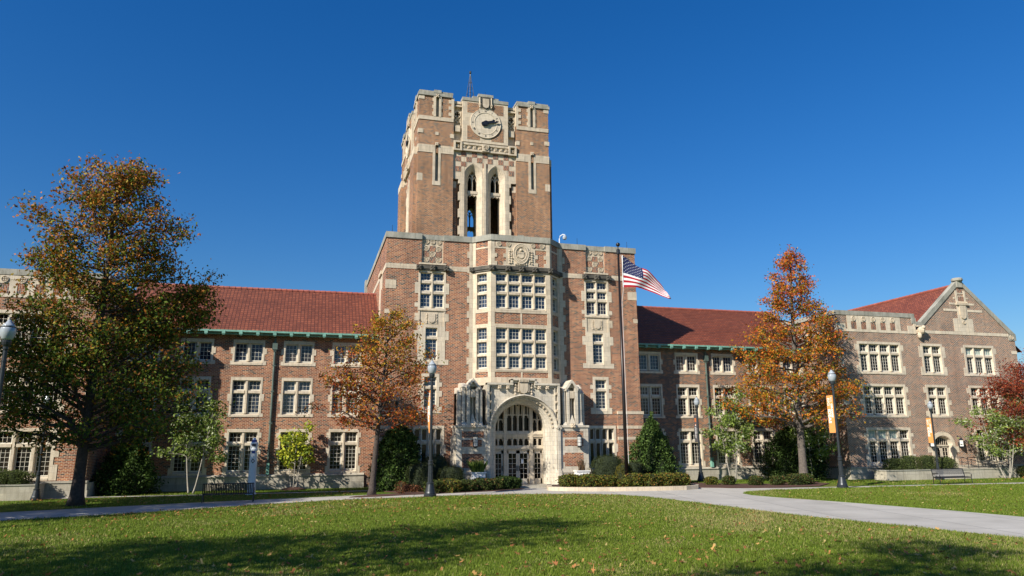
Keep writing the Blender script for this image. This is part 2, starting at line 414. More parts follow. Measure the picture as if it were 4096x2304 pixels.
# ------------------------------------------------------------------ side wings (wall plane Y = 54)
R1 = [(8.72, 9.98)]; R2 = [(5.10, 6.50), (6.68, 7.38)]; R3 = [(1.22, 2.94), (3.12, 3.84)]
def wing(side):
    A = XC + (-27.15 if side < 0 else 9.69); B = XC + (-9.69 if side < 0 else 27.15)
    name = 'side_wing'
    t = thing(name, ('brick wing with red tiled roof between the large oak and the tower block' if side < 0 else
                     'brick wing with red tiled roof between the tower block and the gabled pavilion'), 'building', ((A + B)/2, 54, 0), world=True)
    F = Frame(XC, 54)
    u0, u1 = A - XC, B - XC
    cols = [side*(12.02 + 3.37*k) for k in range(5)]
    holes = []; br = M['brick'] if side < 0 else M['brick_dark']
    for i, c in enumerate(cols):
        for (w0, w1, rows, ti) in ((8.45, 10.22, R1, 0), (4.87, 7.60, R2, 1), (1.0, 4.05, R3, 2)):
            wr = random.Random(i*7 + ti + 50*side); gl = 'glass_sky' if w0 > 8 else ('glass_sky' if (w0 > 4 and i in (1, 2) and side < 0) else 'glass')
            if wr.random() < .3: gl = 'glass_curtain'
            teeth = {0: [(9.22, 9.62), (8.45, 8.72)], 1: [(5.95, 6.45), (4.87, 5.1)], 2: [(3.45, 3.8), (2.35, 2.75), (1.0, 1.5)]}[ti]
            holes.append(window(t, F, c, w0, w1, 2, rows, glass=gl, teeth=teeth))
    m = MB(); m.wall(F, u0, u1, .98, 10.62, 0, .3, holes)
    m.build('wall', br, t)
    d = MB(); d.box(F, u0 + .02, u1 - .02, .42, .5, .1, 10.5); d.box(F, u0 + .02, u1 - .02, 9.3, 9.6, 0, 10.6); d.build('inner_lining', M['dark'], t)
    p = MB(); a, b = (u0, -10.52) if side < 0 else (13.75, u1)
    p.box(F, a, b, -.14, .2, .42, .84); p.box(F, a, b, -.20, .2, -.3, .417)
    p.add([F(u, d_, w) for u in (a, b) for d_, w in ((-.20, .84), (-.20, .90), (-.004, 1.0), (.2, 1.0), (.2, .84))], [(0, 1, 2, 3, 4), (9, 8, 7, 6, 5), (0, 5, 6, 1), (1, 6, 7, 2), (2, 7, 8, 3), (4, 9, 5, 0)])
    p.build('plinth', M['plinth'], t)
    p = MB(); a2, b2 = (-10.52, u1) if side < 0 else (u0, 13.75)
    p.box(F, a2, b2, -.02, .2, -.3, .98); p.build('low_wall_foot', M['brick_dark'], t)
    # roof: overlapping courses, each a real step
    r = MB(); n = 22; y0, z0, y1, z1 = -.62, 10.78, 4.55, 14.72
    for k in range(n):
        ya, yb = y0 + (y1 - y0)*k/n, y0 + (y1 - y0)*(k + 1.12)/n
        za, zb = z0 + (z1 - z0)*k/n, z0 + (z1 - z0)*(k + 1.12)/n
        r.add([F(u, y, z) for u in (u0, u1) for y, z in ((ya, za), (ya, za + .11), (yb, zb + .012), (yb, zb - .04))], [(0, 1, 2, 3), (7, 6, 5, 4), (0, 4, 5, 1), (1, 5, 6, 2), (2, 6, 7, 3), (3, 7, 4, 0)])
    r.add([F(u, y, z) for u in (u0, u1) for y, z in ((4.55, 14.70), (9.9, 10.6), (9.3, 10.5), (4.55, 14.3))], [(0, 1, 2, 3), (7, 6, 5, 4), (0, 4, 5, 1), (1, 5, 6, 2), (2, 6, 7, 3), (3, 7, 4, 0)])
    roof = r.build('roof', M['tile'], t)
    q = MB(); x = u0; rnd = random.Random(3)
    while x < u1 - .1:
        e = min(x + .42, u1); pts = [F(x, 4.55, 14.80), F(e + .02, 4.55, 14.80)]; q.tube(pts, [.115, .145], 8); x += .42
    q.build('ridge_tiles', M['tile_ridge'], roof)
    # copper eaves gutter with brackets
    g = MB(); g.box(F, u0, u1, -.78, -.62, 10.66, 10.78); g.box(F, u0, u1, -.62, .02, 10.66, 10.70)
    g.tube([F(u0, -.5, 10.54), F(u1, -.5, 10.54)], .055, 8)
    k = 0; c = cols[0]
    x = min(cols) - 2.8
    while x < max(cols) + 2.8:
        if u0 + .1 < x < u1 - .1:
            g.box(F, x - .11, x + .11, -.83, -.5, 10.50, 10.72); g.box(F, x - .08, x + .08, -.80, -.45, 10.44, 10.50)
        x += 3.37/3
    g.build('gutter', M['copper'], t)
    # downspout between the second and third window columns
    cu = -17.02 if side < 0 else 17.12
    ds = MB(); ds.tube([F(cu, -.12, 1.0), F(cu, -.12, 9.7)], .075, 8); ds.box(F, cu - .17, cu + .17, -.30, 0, 9.55, 10.0); ds.box(F, cu - .10, cu + .10, -.24, 0, 9.42, 9.55); ds.box(F, cu - .07, cu + .07, -.2, 0, 10.0, 10.35)
    for z in (2.2, 4.4, 6.6, 8.4): ds.box(F, cu - .12, cu + .12, -.2, 0, z, z + .07)
    dp = ds.build('downspout', M['copper_dark'], t)
    ds = MB(); ds.box(F, cu - .10, cu + .10, -.24, 0, .99, 1.75); ds.build('pipe_shoe', M['copper'], dp)
    return t
wing(-1); wing(1)

# ------------------------------------------------------------------ end pavilions (front plane Y = 50)
def pavilion(sg):
    """sg=1 the right one; sg=-1 its mirror image, mostly behind the oak"""
    F0 = Frame(XC, 50)
    class MF:
        def __call__(s, u, d, w): return F0(sg*u, d, w)
    F = MF()
    t = thing('end_pavilion', 'grey brown brick pavilion with pointed gable and arched doorway, right end of the building' if sg > 0 else
              'brick pavilion half hidden behind the large oak, left end of the building', 'building', (XC + sg*36.5, 50, 0), world=True)
    br = M['brick_pavilion'] if sg > 0 else M['brick']
    T1 = [(8.63, 10.04), (10.22, 10.88)]
    holes = []
    for cu, nx in ((31.15, 4), (36.55, 2), (41.62, 3)):
        J = dict(lw=.80, mull=.265, jamb=.19, quoin=.25)
        bl = {(1, 0), (1, 1), (1, 2)} if nx == 3 and sg > 0 else ()
        holes.append(window(t, F, cu, 8.38, 11.08, nx, T1, blind=bl, teeth=[(10.35, 10.85), (8.38, 9.1)] if nx > 2 else [(9.9, 10.85), (8.38, 9.1)], **J))
        holes.append(window(t, F, cu, 4.85, 7.58, nx, R2, teeth=[(6.9, 7.35), (5.9, 6.3), (4.95, 5.4)], **J))
        if nx != 2:
            bl = {(1, 0), (1, 1), (1, 2)} if nx == 4 and sg > 0 else ()
            holes.append(window(t, F, cu, 1.0, 4.03, nx, R3, blind=bl, teeth=[(3.3, 3.6), (2.35, 2.7), (1.0, 1.9)], **J))
    dh = (35.55, 37.45, .6, 2.62)
    m = MB(); m.wall(F, 27.15, 45.86, .92, 11.90, 0, .34, holes + [dh, (35.55, 37.45, 2.62, 3.45)])
    cv = arch(.95, 2.62, 3.30, 2.62, cu=36.5); over_arch(m, F, cv, 3.45, 0.0)
    m.wall(F, 27.15, 35.0, 11.90, 13.25, 0, .34)
    m.prism(F, [(35.0, 11.9), (45.86, 11.9), (45.3, 12.35), (40.62, 16.36), (40.2, 16.36), (35.0, 11.95)], .002, .34)
    m.box(F, 27.15, 27.5, .34, 24, .92, 13.25); m.box(F, 45.5, 45.86, .34, 24, .92, 11.9)
    m.box(F, 27.5, 45.5, 23.6, 24, 0, 11.9)
    m.build('wall', br, t)
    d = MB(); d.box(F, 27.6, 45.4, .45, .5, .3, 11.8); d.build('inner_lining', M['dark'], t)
    # light stone: bands, coping, panels
    s = MB()
    s.box(F, 27.12, 35.15, -.03, .2, 11.86, 12.08); s.box(F, 35.15, 45.2, -.03, .2, 11.96, 12.24)
    s.box(F, 27.10, 28.0, -.035, .2, 11.86, 12.5); s.box(F, 27.10, 27.6, .2, 9.0, 11.86, 12.08)
    s.box(F, 27.12, 27.5, -.033, .2, 8.9, 9.4); s.box(F, 27.12, 27.7, -.033, .2, 5.8, 6.3)
    s.box(F, 34.3, 35.1, -.05, .3, 11.87, 12.55); s.box(F, 34.9, 35.2, -.055, .3, 12.55, 13.25)
    for k in range(5):                       # checker of stone with flowers
        u = 28.85 + k*.98
        s.box(F, u - .27, u + .27, -.03, .2, 12.72, 13.22)
        if k < 5: s.box(F, u + .27, u + .71, -.032, .2, 12.08, 13.22) if k < 4 else s.box(F, u + .27, u + .80, -.032, .2, 12.08, 13.22)
    s.box(F, 28.2, 28.58, -.032, .2, 12.08, 13.22)
    # gable ornament
    s.box(F, 39.85, 40.05, -.04, .2, 12.24, 15.9); s.box(F, 40.75, 40.95, -.04, .2, 12.24, 15.9)
    s.box(F, 40.05, 40.75, -.032, .2, 12.24, 15.4); s.box(F, 40.05, 40.75, -.032, .2, 15.62, 15.7)
    s.box(F, 38.4, 39.85, -.03, .2, 14.02, 14.22); s.box(F, 40.95, 42.6, -.03, .2, 14.02, 14.22)
    s.box(F, 39.1, 39.85, -.03, .2, 14.62, 14.80); s.box(F, 40.95, 41.8, -.03, .2, 14.62, 14.80)
    s.box(F, 39.6, 39.85, -.03, .2, 15.15, 15.30); s.box(F, 40.95, 41.2, -.03, .2, 15.15, 15.30)
    s.box(F, 39.3, 39.85, -.036, .2, 12.24, 13.4); s.box(F, 40.95, 41.4, -.036, .2, 12.24, 13.4)
    for a, b in ((.92, 1.3), (1.9, 2.3), (9.3, 9.7), (10.4, 10.7)): s.box(F, 45.3, 45.89, -.03, .2, a, b)
    s.build('stone_trim', M['stone_pale'], t)
    c = MB()
    c.box(F, 27.02, 35.1, -.06, .42, 13.25, 13.62); c.box(F, 27.02, 27.6, .42, 14, 13.25, 13.62); c.box(F, 34.75, 35.15, -.065, .42, 12.75, 13.25)
    for pts in ([(35.85, 12.55), (40.1, 16.25), (40.1, 16.72), (35.70, 12.93)], [(40.72, 16.25), (45.35, 12.16), (45.98, 12.16), (40.72, 16.72)]):
        c.prism(F, pts, -.07, .42)
    c.box(F, 35.15, 35.95, -.065, .42, 12.55, 12.93); c.box(F, 45.15, 45.98, -.06, .42, 11.62, 12.16)
    c.box(F, 40.1, 40.72, -.12, .42, 16.20, 16.85); c.lathe((XC + sg*40.41, 50.12, 0), [(.42, 16.78), (.46, 16.84), (.46, 16.98), (.38, 17.06), (.1, 17.1)], 16)
    c.build('coping', M['coping'], t)
    e = MB()
    for k in range(5): rosette(e, F, 28.85 + k*.98, 12.97, .20, -.034)
    e.prism(F, shield_pts(40.4, 13.35, 14.55, .34) if sg > 0 else shield_pts(40.4, 13.35, 14.55, .34)[::-1], -.13, -.034)
    e.box(F, 39.75, 41.05, -.16, -.034, 14.6, 14.74); rosette(e, F, 40.4, 13.05, .16, -.034); rosette(e, F, 45.45, 11.9, .2, -.062)
    for k in range(8): e.box(F, 39.8 + k*.16, 39.86 + k*.16, -.15, -.034, 14.74, 14.92)
    e.build('carving', M['stone'], t)
    so = MB()
    for k in range(5): so.box(F, 28.85 + k*.98 - .265, 28.85 + k*.98 + .265, -.01, .1, 12.10, 12.72)
    so.box(F, 40.08, 40.72, -.038, .1, 14.95, 15.35); so.box(F, 40.15, 40.65, -.006, .1, 15.7, 16.3)
    so.build('brick_panels', M['brick_soldier'], t)
    gg = MB()                                # gargoyle
    gg.ball(F(35.45, -.25, 12.15), .28, 8, 6, (1, 1.2, 1.2)); gg.ball(F(35.5, -.5, 12.4), .17, 8, 6); gg.ball(F(35.3, -.2, 11.75), .18, 8, 6, (1, 1, 1.6)); gg.box(F, 35.2, 35.8, -.2, .1, 12.5, 12.6)
    gg.build('gargoyle', M['stone'], t)
    p = MB(); p.box(F, 27.0, 35.5, -.14, .2, .42, .84); p.box(F, 26.95, 35.5, -.2, .2, -.3, .417); p.box(F, 27.0, 35.5, -.19, .2, .84, .96)
    p.box(F, 37.5, 46.0, -.14, .2, -.3, .84); p.box(F, 37.5, 46.0, -.19, .2, .84, .96)
    p.box(F, 26.96, 27.16, .2, 4.0, -.3, .84); p.build('plinth', M['plinth'], t)
    # roof over the gable
    r = MB(); n = 30; run, rise = 6.6, 5.75
    for s_ in (-1, 1):
        for k in range(n):
            a0 = k/n; a1 = (k + 1.12)/n
            ua, ub = 40.41 + s_*run*(1 - a0), 40.41 + s_*run*(1 - a1); za, zb = 16.45 - rise*(1 - a0), 16.45 - rise*(1 - min(a1, 1.0))
            r.add([F(u, y, z) for y in (.42, 24.2) for u, z in ((ua, za), (ua, za + .05), (ub, zb + .012), (ub, zb - .04))], [(0, 1, 2, 3), (7, 6, 5, 4), (0, 4, 5, 1), (1, 5, 6, 2), (2, 6, 7, 3), (3, 7, 4, 0)])
    r.box(F, 27.5, 35.2, .42, 24, 12.4, 12.5)
    roof = r.build('roof', M['tile'], t)
    q = MB(); y = .45
    while y < 24: q.tube([F(40.41, y, 16.5), F(40.41, y + .44, 16.5)], [.115, .145], 8); y += .42
    q.build('ridge_tiles', M['tile_ridge'], roof)
    # arched doorway
    q = MB(); c1 = arch(1.22, 2.62, 3.72, .85, cu=36.5); c2 = arch(.95, 2.62, 3.38, .85, cu=36.5); c3 = arch(.80, 2.60, 3.22, .85, cu=36.5)
    q.loft(F, [(c1, .02), (c1, -.05), (c2, -.05), (c3, .30), (c3, .5)])
    for a, b, w in ((.95, 1.5, .2), (2.0, 2.5, .4)):
        q.box(F, 36.5 - 1.2 - w, 36.5 - 1.18, -.03, .1, a, b); q.box(F, 36.5 + 1.18, 36.5 + 1.2 + w, -.03, .1, a, b)
    q.box(F, 35.7, 37.3, .2, .34, 2.50, 2.62); q.box(F, 35.3, 37.7, -.9, .3, -.2, .84)
    dw = q.build('doorway', M['stone_pale'], t)
    f = MB(); g = MB()
    for s_ in (-1, 1):
        ua, ub = (35.72, 36.48) if s_ < 0 else (36.52, 37.28)
        f.box(F, ua, ua + .12, .26, .31, .86, 2.50); f.box(F, ub - .12, ub, .26, .31, .86, 2.50); f.box(F, ua, ub, .26, .31, 2.38, 2.50); f.box(F, ua, ub, .26, .31, .86, 1.12)
        for i in (1,): u = (ua + ub)/2; f.box(F, u - .015, u + .015, .27, .30, 1.1, 2.4)
        for i in (1, 2, 3): f.box(F, ua, ub, .272, .298, 1.1 + i*.32 - .012, 1.1 + i*.32 + .012)
    for k in range(7): f.box(F, 35.85 + k*.2, 35.88 + k*.2, .27, .30, 2.62, 3.18)
    g.box(F, 35.7, 37.3, .31, .32, .86, 3.2)
    f.build('door', M['cream'], dw); g.build('pane', M['glass'], dw)
    return t
pavilion(1); pavilion(-1)

# ------------------------------------------------------------------ central block (front plane Y = 51)
def central():
    t = thing('central_block', 'tall brick entrance block with stone bay window below the clock tower', 'building', (XC, 51, 0), world=True)
    F = Frame(XC, 51); W = 9.69
    holes = []; pan = []
    TR = [(12.55, 13.55), (13.73, 14.32), (14.50, 15.10)]
    for c in (-6.36, 6.36):
        holes.append(window(t, F, c, 12.36, 15.30, 2, TR, lw=.76, mull=.20, jamb=.14, quoin=.24, glass='glass_sky', teeth=[(13.55, 14.35), (12.55, 12.85)]))
        holes.append(window(t, F, c, 8.44, 11.2, 1, [(8.83, 10.28), (10.45, 11.08)], lw=.86, jamb=.56, quoin=.26, glass='glass_sky', teeth=[(10.2, 10.85), (8.44, 8.8)]))
        holes.append((c - .99, c + .99, 11.2, 12.36))
        holes.append(window(t, F, c + (.12 if c > 0 else -.02), 5.05, 7.80, 1, [(5.4, 6.75), (6.92, 7.58)], lw=.88, jamb=.20, quoin=.20, glass='glass_sky', teeth=[(6.9, 7.2), (6.2, 6.6), (5.05, 5.5)]))
        cg = c + (.1 if c > 0 else -.1)
        holes.append(window(t, F, cg, .95, 4.2, 4, [(1.2, 2.98), (3.16, 4.0)], lw=.40, mull=.10, jamb=.16, quoin=.12, gothic=True, depth=.26, teeth=[(2.3, 2.9), (1.2, 1.8)]))
        pan.append(c)
    hp = [(c - .80, c + .80, 15.80, 17.60) for c in pan]
    m = MB()
    m.wall(F, -W, W, 0, 17.6, 0, .42, holes + hp + [(-2.1, 2.1, 0, 6.0)])
    for c in pan: m.box(F, c - .80, c + .80, .17, .5, 15.8, 17.6)
    m.box(F, -W, -W + .4, .42, 18, 0, 17.6); m.box(F, W - .4, W, .42, 18, 0, 17.6); m.box(F, -W, W, 17.6, 18, 0, 17.6)
    m.box(F, W, W + .14, .25, 1.9, 0, 14.0) ; m.box(F, -W - .14, -W, .25, 1.9, 0, 14.0)
    # lower stage of the corners stands forward
    for s_ in (-1, 1):
        a, b = sorted((s_*7.72, s_*(W + .1))); m.box(F, a, b, -.12, 0, 0, 5.05)
    m.build('wall', M['brick'], t)
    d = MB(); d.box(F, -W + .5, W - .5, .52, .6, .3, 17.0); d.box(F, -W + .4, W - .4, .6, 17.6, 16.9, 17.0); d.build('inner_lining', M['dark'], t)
    s = MB()
    for c in pan:                                           # stone panel between the two windows of a column
        s.box(F, c - .99, c + .99, .02, .3, 11.2, 12.36); s.box(F, c - .99, c - .86, -.03, .3, 11.2, 12.36); s.box(F, c + .86, c + .99, -.03, .3, 11.2, 12.36)
        s.box(F, c - 1.02, c + 1.02, -.06, .3, 12.30, 12.38)
        s.box(F, c - .62, c + .62, .015, .06, 8.6, 11.15) if 0 else None
        for a, b in ((11.55, 12.1),): s.box(F, c - 1.23, c - .99, -.028, .05, a, b); s.box(F, c + .99, c + 1.23, -.028, .05, a, b)
        s.box(F, c - .98, c + .98, -.14, .36, 15.68, 15.80)            # ledge
        s.box(F, c - .80, c + .80, .165, .4, 15.8, 17.6)               # panel ground
        for (i, j) in ((0, 3), (1, 3), (2, 3), (0, 2), (2, 2), (1, 1), (0, 0), (2, 0)):
            pass
    # string courses
    for a, b in ((-W - .03, -7.5), (-5.22, -3.35), (3.35, 5.22), (7.5, W + .03)): s.box(F, a, b, -.03, .1, 15.30, 15.66)
    for s_ in (-1, 1):
        for z0, z1, dd in ((3.98, 4.2, -.15), (5.05, 5.27, -.16), (3.18, 3.38, -.145)):
            a, b = sorted((s_*7.7, s_*(W + .14))); s.box(F, a, b, dd, .02, z0, z1)
        a, b = sorted((s_*8.95, s_*(W + .02))); s.box(F, a, b, -.025, .1, 13.80, 14.45)
        a, b = sorted((s_*9.35, s_*(W + .02))); s.box(F, a, b, -.026, .1, 12.0, 12.3)
        a, b = sorted((s_*3.35, s_*3.62)); s.box(F, a, b, -.03, .1, 7.0, 17.6)
        for k in range(9): 
            a, b = sorted((s_*3.62, s_*3.80)); s.box(F, a, b, -.028, .05, 7.4 + k*1.12, 7.4 + k*1.12 + .5)
        # side faces: bands
        a, b = sorted((s_*(W - .1), s_*(W + .03))); s.box(F, a, b, .1, 17.9, 15.30, 15.66)
    s.build('stone_trim', M['stone'], t)
    # corner strips on the left side face (stone columns of windows seen edge-on)
    sd = MB(); L = Frame(XC - W, 51, -90)
    for y in (3.2,): sd.box(L, -y - 1.0, -y + 1.0, -.05, .1, 8.4, 15.3); sd.box(L, -y - .9, -y + .9, -.18, .05, 15.35, 15.6)
    sd.build('side_window_surround', M['stone'], t)
    # coping with dropped centre lengths over the recessed panels
    c = MB()
    xs = [(-W - .08, -7.16), (-5.56, -3.30), (3.30, 5.56), (7.16, W + .08)]
    for a, b in xs: c.box(F, a, b, -.08, .5, 17.55, 17.98)
    for p_ in pan: c.box(F, p_ - .80, p_ + .80, .10, .55, 17.60, 17.975)
    c.box(F, -W - .08, -W + .45, .5, 18.05, 17.55, 17.98); c.box(F, W - .45, W + .08, .5, 18.05, 17.55, 17.98)
    c.box(F, -W - .2, -W + .1, 17.5, 18.6, 14.2, 18.2)
    c.build('coping', M['coping'], t)
    # quatrefoil and brick checker in the recessed panels
    e = MB(); so = MB()
    for p_ in pan:
        pe = MB()
        for j, row in enumerate(('q.q', '.q.', 'q.q', 'qqq')):
            w = 16.10 + j*.42 + (.10 if j == 3 else 0)
            for i, ch in enumerate(row):
                u = p_ + (i - 1)*.46
                if ch == 'q': pe.cur = 0; rosette(pe, F, u, w, .19, .162)
                else: pe.cur = 1; pe.box(F, u - .21, u + .21, .135, .17, w - .21, w + .21)
        pe.build('quatrefoil_panel', [M['stone'], M['brick_soldier']], t)
    # label moulds with bosses over the upper windows
    for p_ in pan:
        dk = MB(); sh = MB()
        dk.box(F, p_ - 1.14, p_ + 1.14, -.15, .05, 15.36, 15.62); dk.box(F, p_ - 1.05, p_ + 1.05, -.09, .05, 15.24, 15.36)
        for u in (p_ - 1.0, p_, p_ + 1.0): boss(dk, F, u, 15.42, .19, -.15)
        # shields between the windows
        sh.box(F, p_ - .45, p_ + .45, .0, .03, 11.35, 12.20); sh.prism(F, shield_pts(p_, 11.42, 12.1, .25), -.06, .0)
        scrolls(sh, F, p_ - .42, p_ - .27, 11.38, 12.15, -.01, .06, 1); scrolls(sh, F, p_ + .27, p_ + .42, 11.38, 12.15, -.01, .06, 2)
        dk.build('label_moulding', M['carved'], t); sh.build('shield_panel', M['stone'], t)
    dk = MB()
    # bay window --------------------------------------------------
    B = Frame(XC, 49.9); LW = Frame(XC - 3.35, 51, -45); RW = Frame(XC + 2.25, 49.9, 45); ln_ = 1.5556
    bays = ((B, -2.25, 2.25, 4, 0.0), (LW, 0, ln_, 1, ln_/2), (RW, 0, ln_, 1, ln_/2))
    bm = MB(); bs = MB()
    for F_, a, b, nx, cu in bays:
        kw = dict(lw=.80 if nx == 4 else .84, mull=.20, jamb=.08 if nx == 4 else .10, quoin=0, depth=.22, stone='stone', proud=.02)
        h = [window(t, F_, cu, 12.36, 15.30, nx, TR, glass='glass_sky' if F_ is not RW else 'glass', **kw),
             window(t, F_, cu, 8.0, 11.26, nx, [(8.2, 9.06), (9.22, 10.08), (10.24, 11.10)], glass='glass_sky' if F_ is not RW else 'glass', **kw)]
        J = h[0][1] - cu
        bm.wall(F_, cu - J - (0 if nx == 4 else .12), cu + J + (0 if nx == 4 else .12), 7.0, 17.6, .02, .35, h + [(cu - .62*0 - J, cu + J, 15.3, 15.31)])
        for zz0, zz1 in ((7.0, 17.6),):
            bs.box(F_, a, cu - J, -.02, .35, zz0, zz1); bs.box(F_, cu + J, b, -.02, .35, zz0, zz1)
        bs.box(F_, cu - J, cu + J, -.03, .3, 12.20, 12.36); bs.box(F_, cu - J, cu + J, -.03, .3, 11.26, 11.36)
        bs.box(F_, cu - J, cu + J, -.015, .3, 7.0, 7.55); bs.box(F_, cu - J, cu + J, -.015, .3, 7.92, 8.0)
        bs.box(F_, cu - J, cu + J, -.015, .3, 16.98, 17.10); bs.box(F_, cu - J, cu + J, -.015, .3, 15.3, 15.70)
        if nx == 4:
            bs.box(F_, -.06, .06, -.012, .3, 11.36, 12.2); bs.box(F_, -.06, .06, -.012, .3, 7.55, 7.92)
            bs.box(F_, -1.12, -.05 + 1.17, -.025, .1, 15.70, 16.98); bs.box(F_, -.75, .75, -.026, .1, 16.98, 17.45)
            bs.box(F_, -1.95, 1.95, -.02, .1, 17.10, 17.60) if 0 else bs.box(F_, -1.92, -.75, -.02, .1, 17.10, 17.5)
            bs.box(F_, .75, 1.92, -.02, .1, 17.10, 17.5)
            for z0, z1 in ((15.7, 16.0), (16.3, 16.6)): bs.box(F_, -1.32, -1.12, -.022, .1, z0, z1); bs.box(F_, 1.12, 1.32, -.022, .1, z0, z1); bs.box(F_, -1.98, -1.80, -.022, .1, z0, z1); bs.box(F_, 1.80, 1.98, -.022, .1, z0, z1)
            for u in (-1.65, -.95, .95, 1.65): rosette(e, F_, u, 17.30, .17, -.022)
            for u in (-1.30, 1.30): so.box(F_, u - .2, u + .2, -.03, .05, 17.12, 17.48)
    # close the bay behind and above
    bm.slabpoly(ID, [(XC - 3.3, 51.2), (XC - 2.2, 50.1), (XC + 2.2, 50.1), (XC + 3.3, 51.2)], 17.3, 17.4)
    bm.slabpoly(ID, [(XC - 3.3, 51.2), (XC - 2.2, 50.1), (XC + 2.2, 50.1), (XC + 3.3, 51.2)], 6.98, 7.05)
    bm.build('bay_wall', M['brick'], t); bs.build('bay_piers', M['stone'], t)
    c = MB()
    for k, (r0, z0, z1) in enumerate(((.10, 17.55, 17.98),)):
        q = r0*.414
        c.slabpoly(ID, [(XC - 3.35 - r0*1.0, 51.2), (XC - 3.35 - r0, 51.0 - q), (XC - 2.25 - q, 49.9 - r0), (XC + 2.25 + q, 49.9 - r0), (XC + 3.35 + r0, 51.0 - q), (XC + 3.35 + r0, 51.2)], z0, z1)
    c.prism(B, [(-.3, 17.98), (.3, 17.98), (.2, 18.06), (-.2, 18.06)], -.1, .3)
    c.build('bay_coping', M['coping'], t)
    for F_, a, b, nx, cu in bays:
        dk.box(F_, a - .03, b + .03, -.17, .02, 15.38, 15.64); dk.box(F_, a, b, -.10, .02, 15.24, 15.38)
        if nx == 4:
            for u in (-2.25, -1.02, 0, 1.02, 2.25): boss(dk, F_, u, 15.44, .19, -.16)
    boss(dk, LW, .05, 15.47, .16, -.12); boss(dk, RW, ln_ - .05, 15.47, .16, -.12)
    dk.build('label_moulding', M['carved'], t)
    so.build('brick_panels', M['brick_soldier'], t)
    # oval seal
    cw = 16.62
    e.box(B, -.95, -.62, -.03, .02, 15.80, 16.9); e.box(B, .62, .95, -.03, .02, 15.80, 16.9)
    e.disc(B, 0, cw, [(.80, -.02), (.80, -.12), (.74, -.14), (.70, -.11), (.56, -.11), (.53, -.14), (.50, -.11), (.47, -.06), (0, -.06)], 40, su=.78)
    for k in range(36):
        a = 2*PI*k/36; e.ball(B(.63*.78*math.cos(a), -.12, cw + .63*math.sin(a)), .028, 5, 4)
    e.prism(B, shield_pts(0, cw - .34, cw + .12, .22), -.12, -.05); e.ball(B(0, -.1, cw + .28), .12, 8, 6); e.box(B, -.24, .24, -.14, -.05, cw + .02, cw + .07)
    scrolls(e, B, -.30, -.23, cw - .3, cw + .2, -.09, .04, 5); scrolls(e, B, .23, .30, cw - .3, cw + .2, -.09, .04, 6)
    scrolls(e, B, -.95, -.60, 15.84, 16.9, -.05, .09, 7); scrolls(e, B, .60, .95, 15.84, 16.9, -.05, .09, 8); scrolls(e, B, -.5, .5, 15.78, 15.92, -.05, .07, 9)
    e.build('carving', M['stone'], t)
    return t
central()

